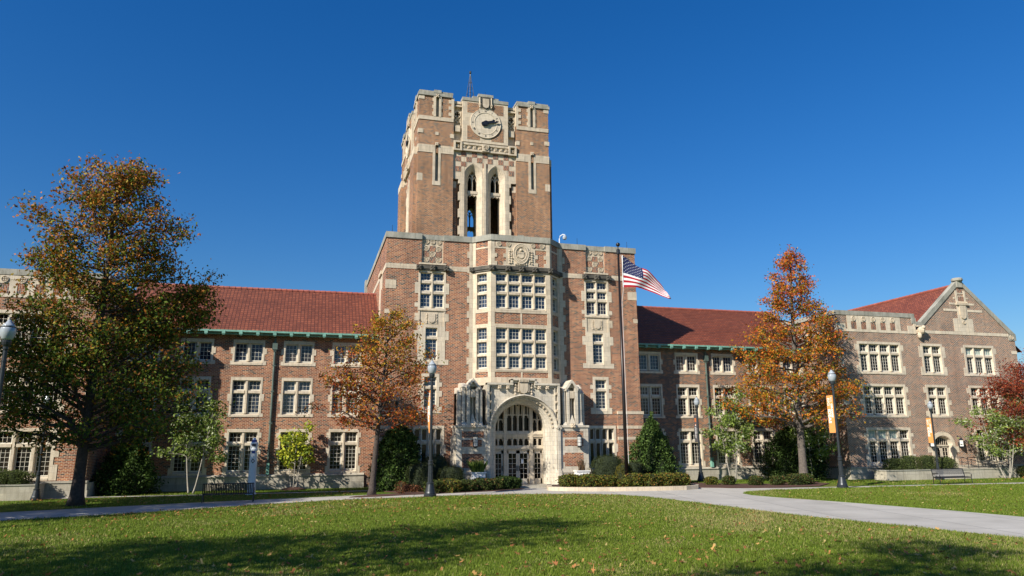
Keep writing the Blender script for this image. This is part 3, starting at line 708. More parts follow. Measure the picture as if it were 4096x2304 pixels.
# ------------------------------------------------------------------ entrance porch (front plane Y = 49.5)
def porch():
    t = thing('entrance_porch', 'carved limestone porch with pointed arch and white doors at the foot of the bay window', 'porch', (XC, 49.5, 0), world=True)
    F = Frame(XC, 49.5)
    s = MB(); br = MB(); e = MB()
    for sg in (-1, 1):
        s = MB(); br = MB(); e = MB()
        def bx(mb, a, b, *r):
            a, b = sorted((sg*a, sg*b)); mb.box(F, a, b, *r)
        # pier with brick panels framed in stone
        bx(s, 2.62, 4.78, 0, 1.5, 0, 4.05); bx(s, 2.60, 4.84, -.07, 1.5, 4.05, 4.20)
        bx(s, 2.60, 4.95, -.10, 1.5, -.2, .95); bx(s, 2.58, 5.0, -.15, 1.5, .95, 1.10); bx(s, 2.60, 4.9, -.06, 1.5, 1.10, 1.22)
        bx(s, 4.78, 4.9, .3, 1.5, 0, 3.5)
        for z0, z1, a, b in ((3.36, 3.80, 2.86, 4.40), (2.76, 3.22, 3.0, 4.40), (1.36, 2.30, 2.98, 4.38)):
            bx(br, a, b, -.008, .1, z0, z1)
            if z1 < 2.5: bx(br, a - .12, b - .3, -.007, .1, z0 + .3, z1 - .15)
        # buttressed turret: stepped shafts and an ogee gablet with a niche
        c = 3.62
        bx(s, 2.95, 3.14, .12, 1.5, 4.2, 6.60); bx(s, 4.14, 4.36, .14, 1.5, 4.2, 6.78); bx(s, 4.40, 4.66, .34, 1.5, 4.2, 6.45)
        bx(s, 3.24, 3.42, .02, 1.5, 4.2, 6.75); bx(s, 3.84, 4.06, .0, 1.5, 4.2, 6.85); bx(s, 3.42, 3.84, .60, 1.5, 4.2, 6.9); bx(s, 2.95, 4.66, .75, 1.5, 4.2, 6.4)
        for (a, b, d0, z) in ((4.06, 4.40, .14, 6.78), (4.40, 4.66, .34, 6.45), (2.95, 3.18, .12, 6.60)):
            a_, b_ = sorted((sg*a, sg*b))
            s.add([F(u, d, w) for u in (a_, b_) for d, w in ((d0 - .04, z), (d0 - .04, z + .05), (d0 + .5, z + .34), (1.5, z + .34), (1.5, z))], [(0, 1, 2, 3, 4), (9, 8, 7, 6, 5), (0, 5, 6, 1), (1, 6, 7, 2), (2, 7, 8, 3)])
        og = [(c - .44, 6.62), (c - .26, 6.85), (c - .12, 7.05), (c, 7.20), (c + .12, 7.05), (c + .26, 6.85), (c + .44, 6.62), (c + .50, 6.80), (c + .30, 7.06), (c + .14, 7.28), (c, 7.42), (c - .14, 7.28), (c - .30, 7.06), (c - .50, 6.80)]
        og = [(sg*u, w) for u, w in og]
        s.prism(F, og, -.06, 1.3); s.prism(F, [(sg*(c - .26), 6.85), (sg*c, 7.2), (sg*(c + .26), 6.85)], .20, 1.3)
        e.prism(F, [(sg*(c - .17), 6.10), (sg*(c + .17), 6.10), (sg*(c + .17), 6.62), (sg*(c - .17), 6.62)], .05, .3)
        e.tube([F(sg*c, .20, 4.9), F(sg*c, .20, 6.1)], .035, 6)
        s.add([F(sg*c, .02, 4.2), F(sg*(c + .24), -.04, 4.2), F(sg*c, .2, 5.1), F(sg*(c - .24), -.04, 4.2)], [(0, 1, 2), (0, 2, 3), (1, 2, 3)])
        boss(e, F, sg*c, 4.18, .15, -.1)
        for u0, u1 in ((2.93, 3.2), (4.04, 4.42)):   # splayed feet
            a_, b_ = sorted((sg*u0, sg*u1)); s.add([F(u, d, w) for u in (a_, b_) for d, w in ((-.04, 4.2), (.13, 4.42), (.13, 4.2))], [(0, 1, 2), (5, 4, 3), (0, 3, 4, 1)])
        # slim pinnacle buttress next to the arch
        bx(s, 2.46, 2.66, -.12, .3, .2, 4.0); s.prism(F, [(sg*2.36, 4.0), (sg*2.56, 4.32), (sg*2.76, 4.0), (sg*2.66, 3.9), (sg*2.56, 4.05), (sg*2.46, 3.9)][::sg], -.2, .3)
        bx(s, 2.42, 2.70, -.2, .3, .2, 1.1)
        # frame moulding of the upper panel
        bx(s, 2.50, 2.66, -.14, .4, 4.3, 7.12); bx(s, 2.30, 2.36, -.02, .2, 4.9, 6.9)
        for z in (4.6, 5.2, 5.8, 6.4): boss(e, F, sg*2.42, z, .09, .04)
        bx(s, .78, 2.66, -.16, .5, 6.98, 7.12); bx(s, .78, 2.50, -.02, .4, 6.82, 6.98)
        for u in (1.15, 1.75): boss(e, F, sg*u, 6.82, .12, -.02)
        bx(s, .80, .95, -.18, .5, 7.12, 7.38)
        scrolls(e, F, *sorted((sg*.42, sg*.78)), 6.25, 7.1, .0, .10, 11 + sg)
        s.build('turret_pier', M['stone_block'], t); br.build('brick_panels', M['brick'], t); e.build('carving', M['stone'], t)
    s = MB(); e = MB()
    s.box(F, -.95, .95, -.18, .5, 7.30, 7.42); s.box(F, -.95, .95, .0, .5, 7.12, 7.3)
    s.box(F, -2.66, 2.66, .5, 1.5, 6.2, 7.1)
    s.box(F, -1.15, 1.15, .9, 1.3, 7.42, 7.62)
    for k in range(7): e.box(F, -.36 + k*.105, -.30 + k*.105, -.22, .02, 7.18, 7.40)
    e.prism(F, shield_pts(0, 6.38, 7.15, .29), -.14, .05); e.box(F, -.40, -.32, -.1, .1, 6.5, 7.2); e.box(F, .32, .40, -.1, .1, 6.5, 7.2)
    # arch: front facing, hood mould, moulded orders, jambs
    a0 = arch(2.50, 3.92, 6.34, .16); a1 = arch(2.42, 3.92, 6.24, .16); a2 = arch(2.30, 3.92, 6.14, .16)
    a3 = arch(2.14, 3.92, 6.00, .16); a4 = arch(2.02, 3.92, 5.90, .16); a5 = arch(1.92, 3.90, 5.78, .16); a6 = arch(1.84, 3.90, 5.70, .16)
    fr = MB(); over_arch(fr, F, a1, 6.98, .10)
    fr.box(F, -2.62, -2.40, .1, 1.4, .16, 6.98); fr.box(F, 2.40, 2.62, .1, 1.4, .16, 6.98)
    hood = [c for c in (a0, a1)]
    fr.loft(F, [(a0[1:-1], .12), (a0[1:-1], -.10), (arch(2.44, 3.92, 6.27, .16)[1:-1], -.14), (a1[1:-1], -.04), (a1[1:-1], .10)])
    fr.loft(F, [(a1, .02), (a2, .10), (a2, .24), (a3, .28), (a3, .44), (a4, .48), (arch(1.97, 3.92, 5.84, .16), .58), (a5, .62), (a5, .74), (a6, .80), (a6, 1.52)])
    fr.build('arch', M['stone_block'], t)
    n = 22
    for k in range(n):                                   # flower enrichments round the arch
        tt = -math.cos(PI*(k + .5)/n); y = .9*max(0, 1 - abs(tt)**2.3)**.5 + .1*(1 - abs(tt))
        u, w = 2.2*tt, 3.92 + 2.13*y
        e.box(F, u - .055, u + .055, .19, .27, w - .055, w + .055); e.ball(F(u, .19, w), .04, 5, 4)
    s.build('cornice', M['stone_block'], t); e.build('carving', M['stone'], t)
    # tracery screen and doors at the back (Y = 51)
    D_ = Frame(XC, 51.0)
    q = MB(); g = MB()
    for u in (-.96, .96): q.box(D_, u - .12, u + .12, -.12, .3, .16, 5.75); q.box(D_, u - .17, u + .17, -.18, .3, .16, .9)
    for u in (-1.86, 1.86): q.box(D_, u - .07, u + .07, -.03, .3, .16, 5.3)
    for a, b in ((-1.84, -1.08), (-.84, .84), (1.08, 1.84)):
        for z0, z1, d in ((2.48, 2.66, -.04), (3.30, 3.42, -.02), (3.42, 3.62, -.10)): q.box(D_, a, b, d, .3, z0, z1)
        q.add([D_(u, d, w) for u in (a, b) for d, w in ((-.10, 2.58), (-.10, 2.64), (.0, 2.82), (.2, 2.82), (.2, 2.58))], [(0, 1, 2, 3, 4), (9, 8, 7, 6, 5), (0, 5, 6, 1), (1, 6, 7, 2), (2, 7, 8, 3)])
        q.add([D_(u, d, w) for u in (a, b) for d, w in ((-.14, 3.56), (-.14, 3.62), (.0, 3.84), (.2, 3.84), (.2, 3.56))], [(0, 1, 2, 3, 4), (9, 8, 7, 6, 5), (0, 5, 6, 1), (1, 6, 7, 2), (2, 7, 8, 3)])
        k = 4 if b - a > 1 else 2; wd = (b - a)/k
        for i in range(k):
            for zz, tp, hh in ((2.78, 3.30, .22), (3.80, 4.95 if k == 4 else 4.62, .26)):
                for sg in (-1, 1):
                    x0 = a + i*wd if sg > 0 else a + (i + 1)*wd
                    pts = [(0, tp), (0, tp - hh), (wd*.22, tp - hh*.6), (wd*.16, tp - hh*.4), (wd*.36, tp - hh*.1), (wd*.5, tp)]
                    q.prism(D_, [(x0 + sg*x, z) for x, z in pts][::sg], .02, .2)
            if i: 
                u = a + i*wd
                for z0, z1 in ((2.8, 3.32), (3.80, 5.6)): q.box(D_, u - .045, u + .045, -.02, .25, z0, z1)
        if k == 4:
            q.box(D_, a, b, .0, .2, 4.93, 5.0)
            for i in range(8): u = a + (i + .5)*(b - a)/8; q.box(D_, u - .03, u + .03, .0, .2, 5.0, 5.7)
        else: q.box(D_, a, b, .02, .2, 4.60, 4.68)
    g.box(D_, -1.9, 1.9, .22, .24, .3, 5.8); g.box(D_, -2.1, 2.1, .45, .5, 0, 6)
    q.build('tracery', M['stone'], t); g.build('pane', M['door_glass'], t)
    for a, b, hx in ((-1.80, -1.10, 1), (-.82, -.01, 1), (.01, .82, -1), (1.10, 1.80, -1)):
        d = MB(); ww = .13
        d.box(D_, a, a + ww, .05, .11, .17, 2.48); d.box(D_, b - ww, b, .05, .11, .17, 2.48); d.box(D_, a, b, .05, .11, 2.26, 2.48); d.box(D_, a, b, .05, .11, .17, .52)
        u = (a + b)/2; d.box(D_, u - .014, u + .014, .06, .10, .5, 2.3)
        for i in range(1, 5): z = .52 + i*.348; d.box(D_, a + ww, b - ww, .062, .098, z - .012, z + .012)
        o = d.build('door', M['cream'], t)
        g = MB(); g.box(D_, a + ww, b - ww, .085, .09, .52, 2.26); g.build('pane', M['door_glass'], o)
        h = MB(); x = b - .07 if hx > 0 else a + .07; h.box(D_, x - .03, x + .03, .0, .05, 1.05, 1.42); h.build('handle', M['black'], o)
    n_ = MB(); n_.box(D_, .24, .44, .078, .083, 1.55, 1.85); n_.build('paper_notice', M['lettering'], t)
    st = MB(); st.box(F, -5.3, 5.3, -.9, 1.7, -.1, .155); st.build('landing', M['plinth'], t)
    return t
porch()

def wall_lantern(x, y, z, label, r=.16, h=.62, square=False):
    t = thing('wall_lantern', label, 'wall lantern', (x, y, z), group='lanterns beside the doors')
    n = 4 if square else 10
    a = MB(); a.lathe((0, -.26, 0), [(r*.5, -.12), (r*1.05, -.05), (r*1.05, 0)], n); a.lathe((0, -.26, 0), [(r*1.1, h), (r*1.15, h + .06), (r*.6, h + .15), (.02, h + .2)], n)
    for k in range(n):
        p = 2*PI*(k)/n; a.tube([(r*math.cos(p), -.26 + r*math.sin(p), 0), (r*math.cos(p), -.26 + r*math.sin(p), h)], .011, 5)
    a.lathe((0, -.26, 0), [(r*1.03, h*.35), (r*1.03, h*.35 + .02)], n); a.lathe((0, -.26, 0), [(r*1.03, h*.72), (r*1.03, h*.72 + .02)], n)
    a.tube([(0, 0, h*.5), (0, -.26, h + .1)], .03, 6); a.tube([(0, 0, .05), (0, -.26, -.06)], .03, 6); a.box(ID, -.07, .07, -.03, .02, -.1, h*.7)
    a.build('frame', M['iron'], t)
    b = MB(); b.lathe((0, -.26, 0), [(r*.93, .0), (r*.93, h)], n); b.build('glass', M['lampglass'], t)
    return t
wall_lantern(XC - 3.50, 49.5, 2.80, 'black caged lantern on the porch pier above the planter with fresh grass')
wall_lantern(XC + 4.02, 49.5, 2.78, 'black caged lantern on the porch pier nearer the flagpole, right of the double doors')
wall_lantern(XC + 35.15, 50, 2.52, 'square lantern left of the arched doorway in the gabled pavilion', .19, .48, True)
wall_lantern(XC + 38.15, 50, 2.50, 'square lantern right of the arched doorway in the gabled pavilion', .19, .48, True)

def urn(x, y, label, grass):
    t = thing('urn_planter', label, 'planter', (x, y, .155), group='white planters by the entrance')
    m = MB(); m.box(ID, -.46, .46, -.28, .28, .46, .90); m.box(ID, -.52, .52, -.33, .33, .88, .95); m.box(ID, -.49, .49, -.31, .31, .42, .48)
    m.box(ID, -.34, .34, -.2, .2, .1, .42); m.box(ID, -.45, .45, -.26, .26, 0, .12)
    for k in (-1, 0, 1): m.disc(Frame(0, -.28), k*.29, .68, [(.12, 0), (.12, -.03), (.08, -.02), (0, -.035)], 10)
    m.build('box', M['urn'], t)
    s = MB(); s.box(ID, -.42, .42, -.24, .24, .9, .93); s.build('soil', M['mulch'], t)
    return t
urn(XC - 3.45, 48.75, 'white box planter with fresh green grass, left of the porch arch', 1)
urn(XC + 3.95, 48.75, 'white box planter with dry thin grass, right of the porch arch', 0)

# ------------------------------------------------------------------ clock tower (front face Y = 61.2)
HW = 6.16; TY = 61.2; TD = 12.32
def tower():
    cy = TY + TD/2
    t = thing('clock_tower', 'tall square brick and limestone tower with round clock and twin belfry openings', 'clock tower', (XC, cy, 0), world=True)
    w = MB(); s = MB(); cp = MB(); so = MB(); cv = MB()
    # corner piers
    for sx in (-1, 1):
        for sy in (-1, 1):
            P = Frame(XC, cy)
            a, b = sorted((sx*2.98, sx*(HW - .25))); c, d = sorted((sy*2.98, sy*(HW - .25))); w.box(P, a, b, c, d, 17, 34.15)
            # broader lower stage, stepping round the corner
            a, b = sorted((sx*3.3, sx*(HW + .34))); c, d = sorted((sy*3.3, sy*(HW - .34))); w.box(P, a, b, c, d, 17, 28.5)
            a, b = sorted((sx*3.28, sx*(HW + .36))); c, d = sorted((sy*3.28, sy*(HW - .32))); s.box(P, a, b, c, d, 28.5, 29.2)
            a, b = sorted((sx*3.3, sx*(HW - .34))); c, d = sorted((sy*3.3, sy*(HW + .34))); w.box(P, a, b, c, d, 17, 28.5) if 0 else None
            a, b = sorted((sx*3.1, sx*(HW + .12))); c, d = sorted((sy*3.1, sy*(HW + .12))); cp.box(P, a, b, c, d, 34.15, 34.45)
            a, b = sorted((sx*3.05, sx*(HW + .02))); c, d = sorted((sy*3.05, sy*(HW + .02))); cp.box(P, a, b, c, d, 34.45, 34.66)
    w.build('corner_piers', M['brick_tower'], t); s.build('pier_caps', M['stone'], t); cp.build('coping', M['coping'], t)
    faces = [Frame(XC, TY, 0), Frame(XC - HW, cy, -90), Frame(XC + HW, cy, 90), Frame(XC, TY + TD, 180)]
    for fi, F in enumerate(faces):
        w = MB(); s = MB(); cp = MB(); so = MB(); cv = MB()
        for sg in (-1, 1):
            def bx(mb, a, b, *r): 
                a, b = sorted((sg*a, sg*b)); mb.box(F, a, b, *r)
            # brick skin of the piers with the slots left open
            for (z0, z1, d0, e_, hz) in ((29.0, 34.15, 0, 0, (32.14, 34.15)), (17, 29.0, -.04, .037, (25.95, 28.63))):
                a, b = sorted((sg*2.98, sg*(HW - .003 + e_))); h_ = sorted((sg*4.36, sg*4.64)); w.wall(F, a, b, z0, z1, d0, .26, [(h_[0], h_[1], hz[0], hz[1])])
            # bands
            bx(s, 2.95, 4.36, -.08, .2, 28.62, 29.36); bx(s, 4.64, HW + .0, -.08, .2, 28.62, 29.36); bx(s, 4.36, 4.64, .1, .2, 28.62, 29.36); bx(s, 3.0, HW - .02, -.06, .2, 31.78, 32.14)
            bx(s, 6.0, HW + .36, -.09, .3, 28.5, 29.28) if 0 else bx(s, 3.3, HW + .06, -.075, .2, 28.5, 28.62) if 0 else None
            for z0, z1 in ((30.45, 30.85), (25.9, 26.6)): bx(s, 5.75, HW + .06, -.05, .3, z0, z1)
            bx(s, 2.94, 3.3, -.05, .3, 30.2, 30.6)
            # quoins on the inner pier edges, top stage
            for k in range(3): bx(s, 2.96, 3.45, -.045, .3, 32.35 + k*.62, 32.68 + k*.62); 
            bx(s, 2.955, 3.2, -.043, .3, 32.14, 34.15); bx(s, 5.7, HW + .03, -.045, .3, 33.75, 34.15)
            # slits with stone surrounds
            for z0, z1, zz in ((32.14, 34.15, 1), (25.75, 29.36, 0)):
                bx(s, 4.50 - .36, 4.50 - .14, -.085, .2, z0, z1); bx(s, 4.50 + .14, 4.50 + .36, -.085, .2, z0, z1)
                n = 3 if zz else 5
                for k in range(n):
                    a = z0 + .15 + k*.68; bx(s, 4.50 - .47, 4.50 - .36, -.03, .1, a, a + .32); bx(s, 4.50 + .36, 4.50 + .47, -.03, .1, a, a + .32)
                if not zz: bx(s, 4.50 - .38, 4.50 + .38, -.086, .2, z0 - .2, z0 + .2)
                bx(s, 4.50 - .14, 4.50 + .14, .22, .27, z0 + .2, z1)
            a_ = 4.5*sg; cp.box(F, a_ - .34, a_ + .34, -.14, .2, 34.45, 34.74); boss(s, F, a_, 34.2, .17, -.02); boss(s, F, a_, 29.45, .15, -.06)
            bx(s, 4.36, 4.64, -.05, .1, 30.35, 30.66)
        # centre wall, recessed, with two tall openings
        holes = [(-1.50, -.66, 17.0, 27.5), (.66, 1.50, 17.0, 27.5)]
        w.wall(F, -2.98, 2.98, 17, 28.0, .62, 1.3, [( -2.0, 2.0, 17, 28.2)])
        w.box(F, -2.98, 2.98, .62, 1.3, 28.0, 33.9)
        # brick nibs beside the openings
        for sg in (-1, 1):
            a, b = sorted((sg*2.62, sg*2.98)); w.box(F, a, b, .30, .62, 17, 25.6); s.box(F, a, b, .28, .62, 25.6, 26.2)
        # limestone centrepiece
        q = MB()
        for cx in (-1.08, 1.08):
            c1 = arch(.86, 26.9, 28.02, 17, cu=cx, p=2.0, point=.35); c2 = arch(.78, 26.9, 27.9, 17, cu=cx, p=2.0, point=.35); c3 = arch(.44, 26.5, 27.42, 17, cu=cx, p=2.0, point=.35)
            q.loft(F, [(c1, .10), (c1, .06), (c2, .10), (c3, .52), (c3, 1.35)])
            over_arch(q, F, c1, 28.12, .10)
            # tracery: mullion, forked head, transom with cusps
            q.box(F, cx - .05, cx + .05, .58, .80, 25.45, 27.1)
            for sg in (-1, 1):
                for (x0, z0), (x1, z1) in (((.0, 26.9), (.30, 27.35)), ((.0, 26.45), (.12, 26.75)), ((.12, 26.75), (.22, 26.9)), ((.22, 26.9), (.34, 26.75)), ((.34, 26.75), (.44, 26.4))):
                    q.tube([F(cx + sg*x0, .68, z0), F(cx + sg*x1, .68, z1)], .045, 5)
            q.box(F, cx - .44, cx + .44, .45, .85, 25.22, 25.48)
            q.prism(F, [(cx - .44, 25.22), (cx - .44, 24.9), (cx - .3, 25.12), (cx - .2, 24.98), (cx, 25.14), (cx + .2, 24.98), (cx + .3, 25.12), (cx + .44, 24.9), (cx + .44, 25.22)][::-1], .5, .8)
        for a, b in ((-.22, .22), (-2.16, -1.94), (1.94, 2.16)): q.box(F, a, b, .08, 1.3, 17, 28.12)
        q.box(F, -.10, .10, .0, .3, 17, 28.1)
        for sg in (-1, 1):
            for k in range(12):
                a, b = sorted((sg*2.16, sg*(2.30 + (.16 if k % 2 else 0)))); q.box(F, a, b, .10, .62, 17.2 + k*.8, 18.0 + k*.8) if k < 12 else None
            a, b = sorted((sg*2.16, sg*2.95)); q.box(F, a, b, .11, .62, 26.4, 28.12)
        # checker of brick and stone
        q.box(F, -2.95, 2.95, .10, .7, 28.12, 29.1)
        q.build('belfry_opening', M['stone'], t)
        for j in range(4):
            for i in range(11):
                u = -2.5 + i*.5; z = 27.14 + j*.49
                clear = z > 28.0 or abs(abs(u) - 1.08) > 1.0 or (z > 27.5 and abs(abs(u) - 1.08) > .75)
                if (i + j) % 2 == 0 and clear: so.box(F, u - .24, u + .24, .075, .2, z, z + .47)
        # frieze
        cv2 = cv
        s.box(F, -2.2, 2.2, -.12, .7, 29.12, 29.30); s.box(F, -2.2, 2.2, -.10, .7, 29.72, 29.92); s.box(F, -2.2, 2.2, .05, .7, 29.3, 29.72)
        for k in range(9):
            if k != 4: boss(s, F, -2.0 + k*.5, 29.5, .13, .04)
        s.box(F, -.32, .32, -.22, .2, 29.18, 29.86); rosette(s, F, 0, 29.52, .24, -.23)
        for sg in (-1, 1):
            u = sg*2.58
            for a, b, c, d in ((-.38, -.22, 29.06, 29.98), (.22, .38, 29.06, 29.98)): s.box(F, u + a, u + b, -.2, .6, c, d)
            s.box(F, u - .22, u + .22, -.2, .6, 29.06, 29.2); s.box(F, u - .22, u + .22, -.2, .6, 29.84, 29.98); boss(s, F, u, 29.52, .15, .1); s.box(F, u - .22, u + .22, .3, .6, 29.2, 29.84)
            # pierced stone tracery beside the clock
            a, b = sorted((sg*2.2, sg*2.95)); s.box(F, a, b, .45, .7, 29.98, 34.0); s.box(F, a, b, .1, .7, 33.45, 33.6); s.box(F, a, b, .16, .7, 33.75, 34.0)
            s.disc(F, u, 32.75, [(.34, .45), (.34, .25), (.26, .25), (.26, .45)], 16)
            for k in range(4): an = PI/4 + k*PI/2; s.tube([F(u + .10*math.cos(an), .3, 32.75 + .10*math.sin(an)), F(u + .30*math.cos(an), .3, 32.75 + .30*math.sin(an))], .04, 5)
            for (x0, z0), (x1, z1) in (((-.34, 31.9), (0, 32.4)), ((.34, 31.9), (0, 32.4)), ((-.34, 32.4), (0, 31.9)), ((.34, 32.4), (0, 31.9)), ((-.34, 33.1), (-.34, 31.7)), ((.34, 33.1), (.34, 31.7))):
                s.tube([F(u + x0, .32, z0), F(u + x1, .32, z1)], .045, 5)
            s.prism(F, [(u - .24, 31.0), (u + .24, 31.0), (u + .24, 31.6), (u - .24, 31.6)], .12, .5)
        # clock panel
        s.box(F, -2.16, 2.16, -.10, .7, 30.0, 34.10)
        cp.box(F, -2.20, 2.20, -.16, .7, 34.06, 34.38); cp.box(F, -1.25, 1.25, -.15, .6, 34.38, 34.56); cp.box(F, -.72, .72, -.24, .6, 34.56, 34.82)
        w.box(F, -1.72, -.62, -.115, .1, 32.9, 33.9); w.box(F, .62, 1.72, -.115, .1, 32.9, 33.9); w.box(F, -1.55, 1.55, -.113, .1, 30.25, 33.0) if 0 else None
        w.box(F, -1.72, -.55, -.115, .1, 30.25, 31.6); w.box(F, .55, 1.72, -.115, .1, 30.25, 31.6)
        # crest above the dial
        cv.prism(F, shield_pts(0, 33.36, 34.5, .36), -.30, -.1)
        s.prism(F, shield_pts(0, 33.42, 34.35, .30), -.33, -.2)
        for u in (-.55, .55): s.tube([F(u, -.2, 33.5), F(u, -.2, 34.5)], .08, 6); boss(s, F, u, 33.75, .10, -.15)
        # dial
        ck = MB(); ck.disc(F, 0, 31.93, [(1.46, -.10), (1.46, -.19), (1.43, -.215), (1.38, -.19), (1.10, -.19), (1.085, -.215), (1.05, -.215), (1.03, -.18), (0, -.18)], 64)
        co = ck.build('clock_face', M['stone_pale'], t)
        nm = MB()
        for i in range(12):
            an = PI/2 - 2*PI*i/12
            txt = ('XII', 'I', 'II', 'III', 'IV', 'V', 'VI', 'VII', 'VIII', 'IX', 'X', 'XI')[i]
            r0, r1 = 1.13, 1.31; wd = .045*len(txt)
            er = (math.cos(an), math.sin(an)); et = (math.sin(an), -math.cos(an))
            def seg(x0, y0, x1, y1, hw=.012):
                p0 = (er[0]*y0 + et[0]*x0, er[1]*y0 + et[1]*x0); p1 = (er[0]*y1 + et[0]*x1, er[1]*y1 + et[1]*x1)
                nx_, ny_ = et[0]*hw, et[1]*hw
                nm.prism(F, [(p0[0] - nx_, 31.93 + p0[1] - ny_), (p0[0] + nx_, 31.93 + p0[1] + ny_), (p1[0] + nx_, 31.93 + p1[1] + ny_), (p1[0] - nx_, 31.93 + p1[1] - ny_)], -.20, -.185)
            x = -sum({'I': .05, 'V': .09, 'X': .09}[c] for c in txt)/2
            for c in txt:
                if c == 'I': seg(x + .025, r0, x + .025, r1); x += .05
                elif c == 'V': seg(x, r1, x + .045, r0); seg(x + .09, r1, x + .045, r0); x += .09
                else: seg(x, r1, x + .09, r0); seg(x + .09, r1, x, r0); x += .09
        nm.build('numerals', M['black'], co)
        for nme, an, L_, wdt in (('minute_hand', PI/2 - 2*PI*13/60, 1.28, .085), ('hour_hand', PI/2 - 2*PI*(2.22)/12, .98, .12)):
            h = MB(); dx, dz = math.cos(an), math.sin(an); px, pz = -dz, dx
            def P_(l, o): return (dx*l + px*o, 31.93 + dz*l + pz*o)
            h.prism(F, [P_(-.42, -wdt), P_(-.36, -wdt*1.6), P_(0, -.24), P_(.3, -wdt), P_(L_*.72, -wdt*.5), P_(L_*.8, -wdt*1.3), P_(L_, 0), P_(L_*.8, wdt*1.3), P_(L_*.72, wdt*.5), P_(.3, wdt), P_(0, .24), P_(-.36, wdt*1.6), P_(-.42, wdt)], -.36 + (.05 if nme[0] == 'h' else 0), -.32 + (.05 if nme[0] == 'h' else 0))
            if nme[0] == 'm': h.disc(F, 0, 31.93, [(.24, -.20), (.24, -.38), (0, -.40)], 20)
            h.build(nme, M['black'], co)
        w.build('wall', M['brick_tower'], t); s.build('stone_trim', M['stone'], t); cp.build('coping', M['coping'], t); so.build('brick_panels', M['brick_soldier'], t); cv.build('carved_recess', M['carved'], t)
    d = MB(); d.box(P, -5, 5, -5, 5, 28.6, 28.8); d.box(P, -5.2, 5.2, -5.2, 5.2, 33.6, 33.8); d.build('roof_deck', M['dark'], t)
    return t
tower()

def antenna():
    x, y = XC - 1.43 + .9, 66.0; x = 14.24
    t = thing('roof_antenna', 'thin lattice mast with guy wires on top of the clock tower', 'antenna', (x, y, 33.8))
    m = MB(); H = 6.0
    m.tube([(0, 0, 0), (0, 0, H)], [.06, .05], 6)
    m.lathe((0, 0, H - .35), [(.04, 0), (.12, .12), (.10, .3), (.02, .4)], 8)
    m.build('mast', M['iron'], t)
    w = MB()
    for k in range(6):
        a = 2*PI*k/6 + .3; w.tube([(0.9*math.cos(a), 0.9*math.sin(a), .4), (.05*math.cos(a), .05*math.sin(a), H - .5)], .018, 4)
    for j in range(1, 8):
        z = .4 + j*.62; r = .9*(1 - (z - .4)/(H - .9))
        w.tube([(r*math.cos(2*PI*k/6 + .3), r*math.sin(2*PI*k/6 + .3), z) for k in range(7)], .014, 4)
        for k in range(6):
            a = 2*PI*k/6 + .3; w.ball((r*math.cos(a), r*math.sin(a), z), .035, 5, 4)
    w.build('guy_wires', M['iron'], t)
antenna()

def rods():
    k = 0
    for (x, y, z, lab) in ((XC - 9.3, 51.3, 17.98, 'thin lightning rod at the left parapet corner of the tower block'), (XC + 5.0, 51.3, 17.98, 'thin lightning rod on the parapet beside the right recessed panel'), (XC + 9.2, 51.3, 17.98, 'thin lightning rod at the right parapet corner behind the flagpole'),
                         (XC + .1, 61.6, 34.8, 'thin lightning rod above the clock crest')):
        m = MB(); m.tube([(0, 0, 0), (0, 0, .55)], [.022, .012], 5); m.ball((0, 0, .56), .025, 6, 4)
        o = m.build('lightning_rod', M['iron']); o.location = (x, y, z); tag(o, lab, 'lightning rod', 'lightning rods on the roofs')
    t = thing('security_camera', 'white dome camera on a bent pole above the parapet', 'camera', (XC + 3.45 + .55, 51.6, 17.95))
    m = MB(); m.tube([(-.35, 0, 0), (-.35, 0, .55), (-.3, -.05, .78), (-.12, -.15, .9), (.02, -.2, .88)], .04, 8); m.build('bracket_pole', M['phone'], t)
    m = MB(); m.lathe((.02, -.2, .45), [(.02, 0), (.14, .06), (.17, .18), (.15, .3), (.06, .42)], 12); m.build('dome', M['globe'], t)
rods()

# ------------------------------------------------------------------ ground
def sheet(name, pts, z, mat, kind='structure', thick=0.0):
    me = bpy.data.meshes.new(name)
    if thick:
        m = MB(); m.slabpoly(ID, pts, z - thick, z); o = m.build(name, mat)
    else:
        m = MB(); m.add([(x, y, z) for x, y in pts], [tuple(range(len(pts)))]); o = m.build(name, mat)
    if kind: o['kind'] = kind
    return o
def lawn_mat():
    m, nt, b = new('lawn_ground'); g = nd(nt, 'NewGeometry'); P = g.outputs['Position']
    n1 = noise(nt, .16, 3, vec=P); n2 = noise(nt, 2.6, 6, .7, vec=P); n3 = noise(nt, 22, 5, .75, vec=P)
    c = ramp(nt, n1.outputs[0], [(.35, (.085, .15, .016)), (.55, (.11, .165, .022)), (.72, (.17, .17, .05))]).outputs[0]
    c = mixc(nt, 1.0, c, ramp(nt, n2.outputs[0], [(.35, (.72, .78, .7)), (.65, (1.25, 1.2, 1.2))]).outputs[0], 'MULTIPLY')
    c = mixc(nt, 1.0, c, ramp(nt, n3.outputs[0], [(.35, (.5, .55, .5)), (.65, (1.5, 1.4, 1.3))]).outputs[0], 'MULTIPLY')
    ln(nt, c, b.inputs['Base Color']); b.inputs['Roughness'].default_value = .95; b.inputs['Specular IOR Level'].default_value = .1
    bump(nt, n3.outputs[0], b, .06, .8)
    return m
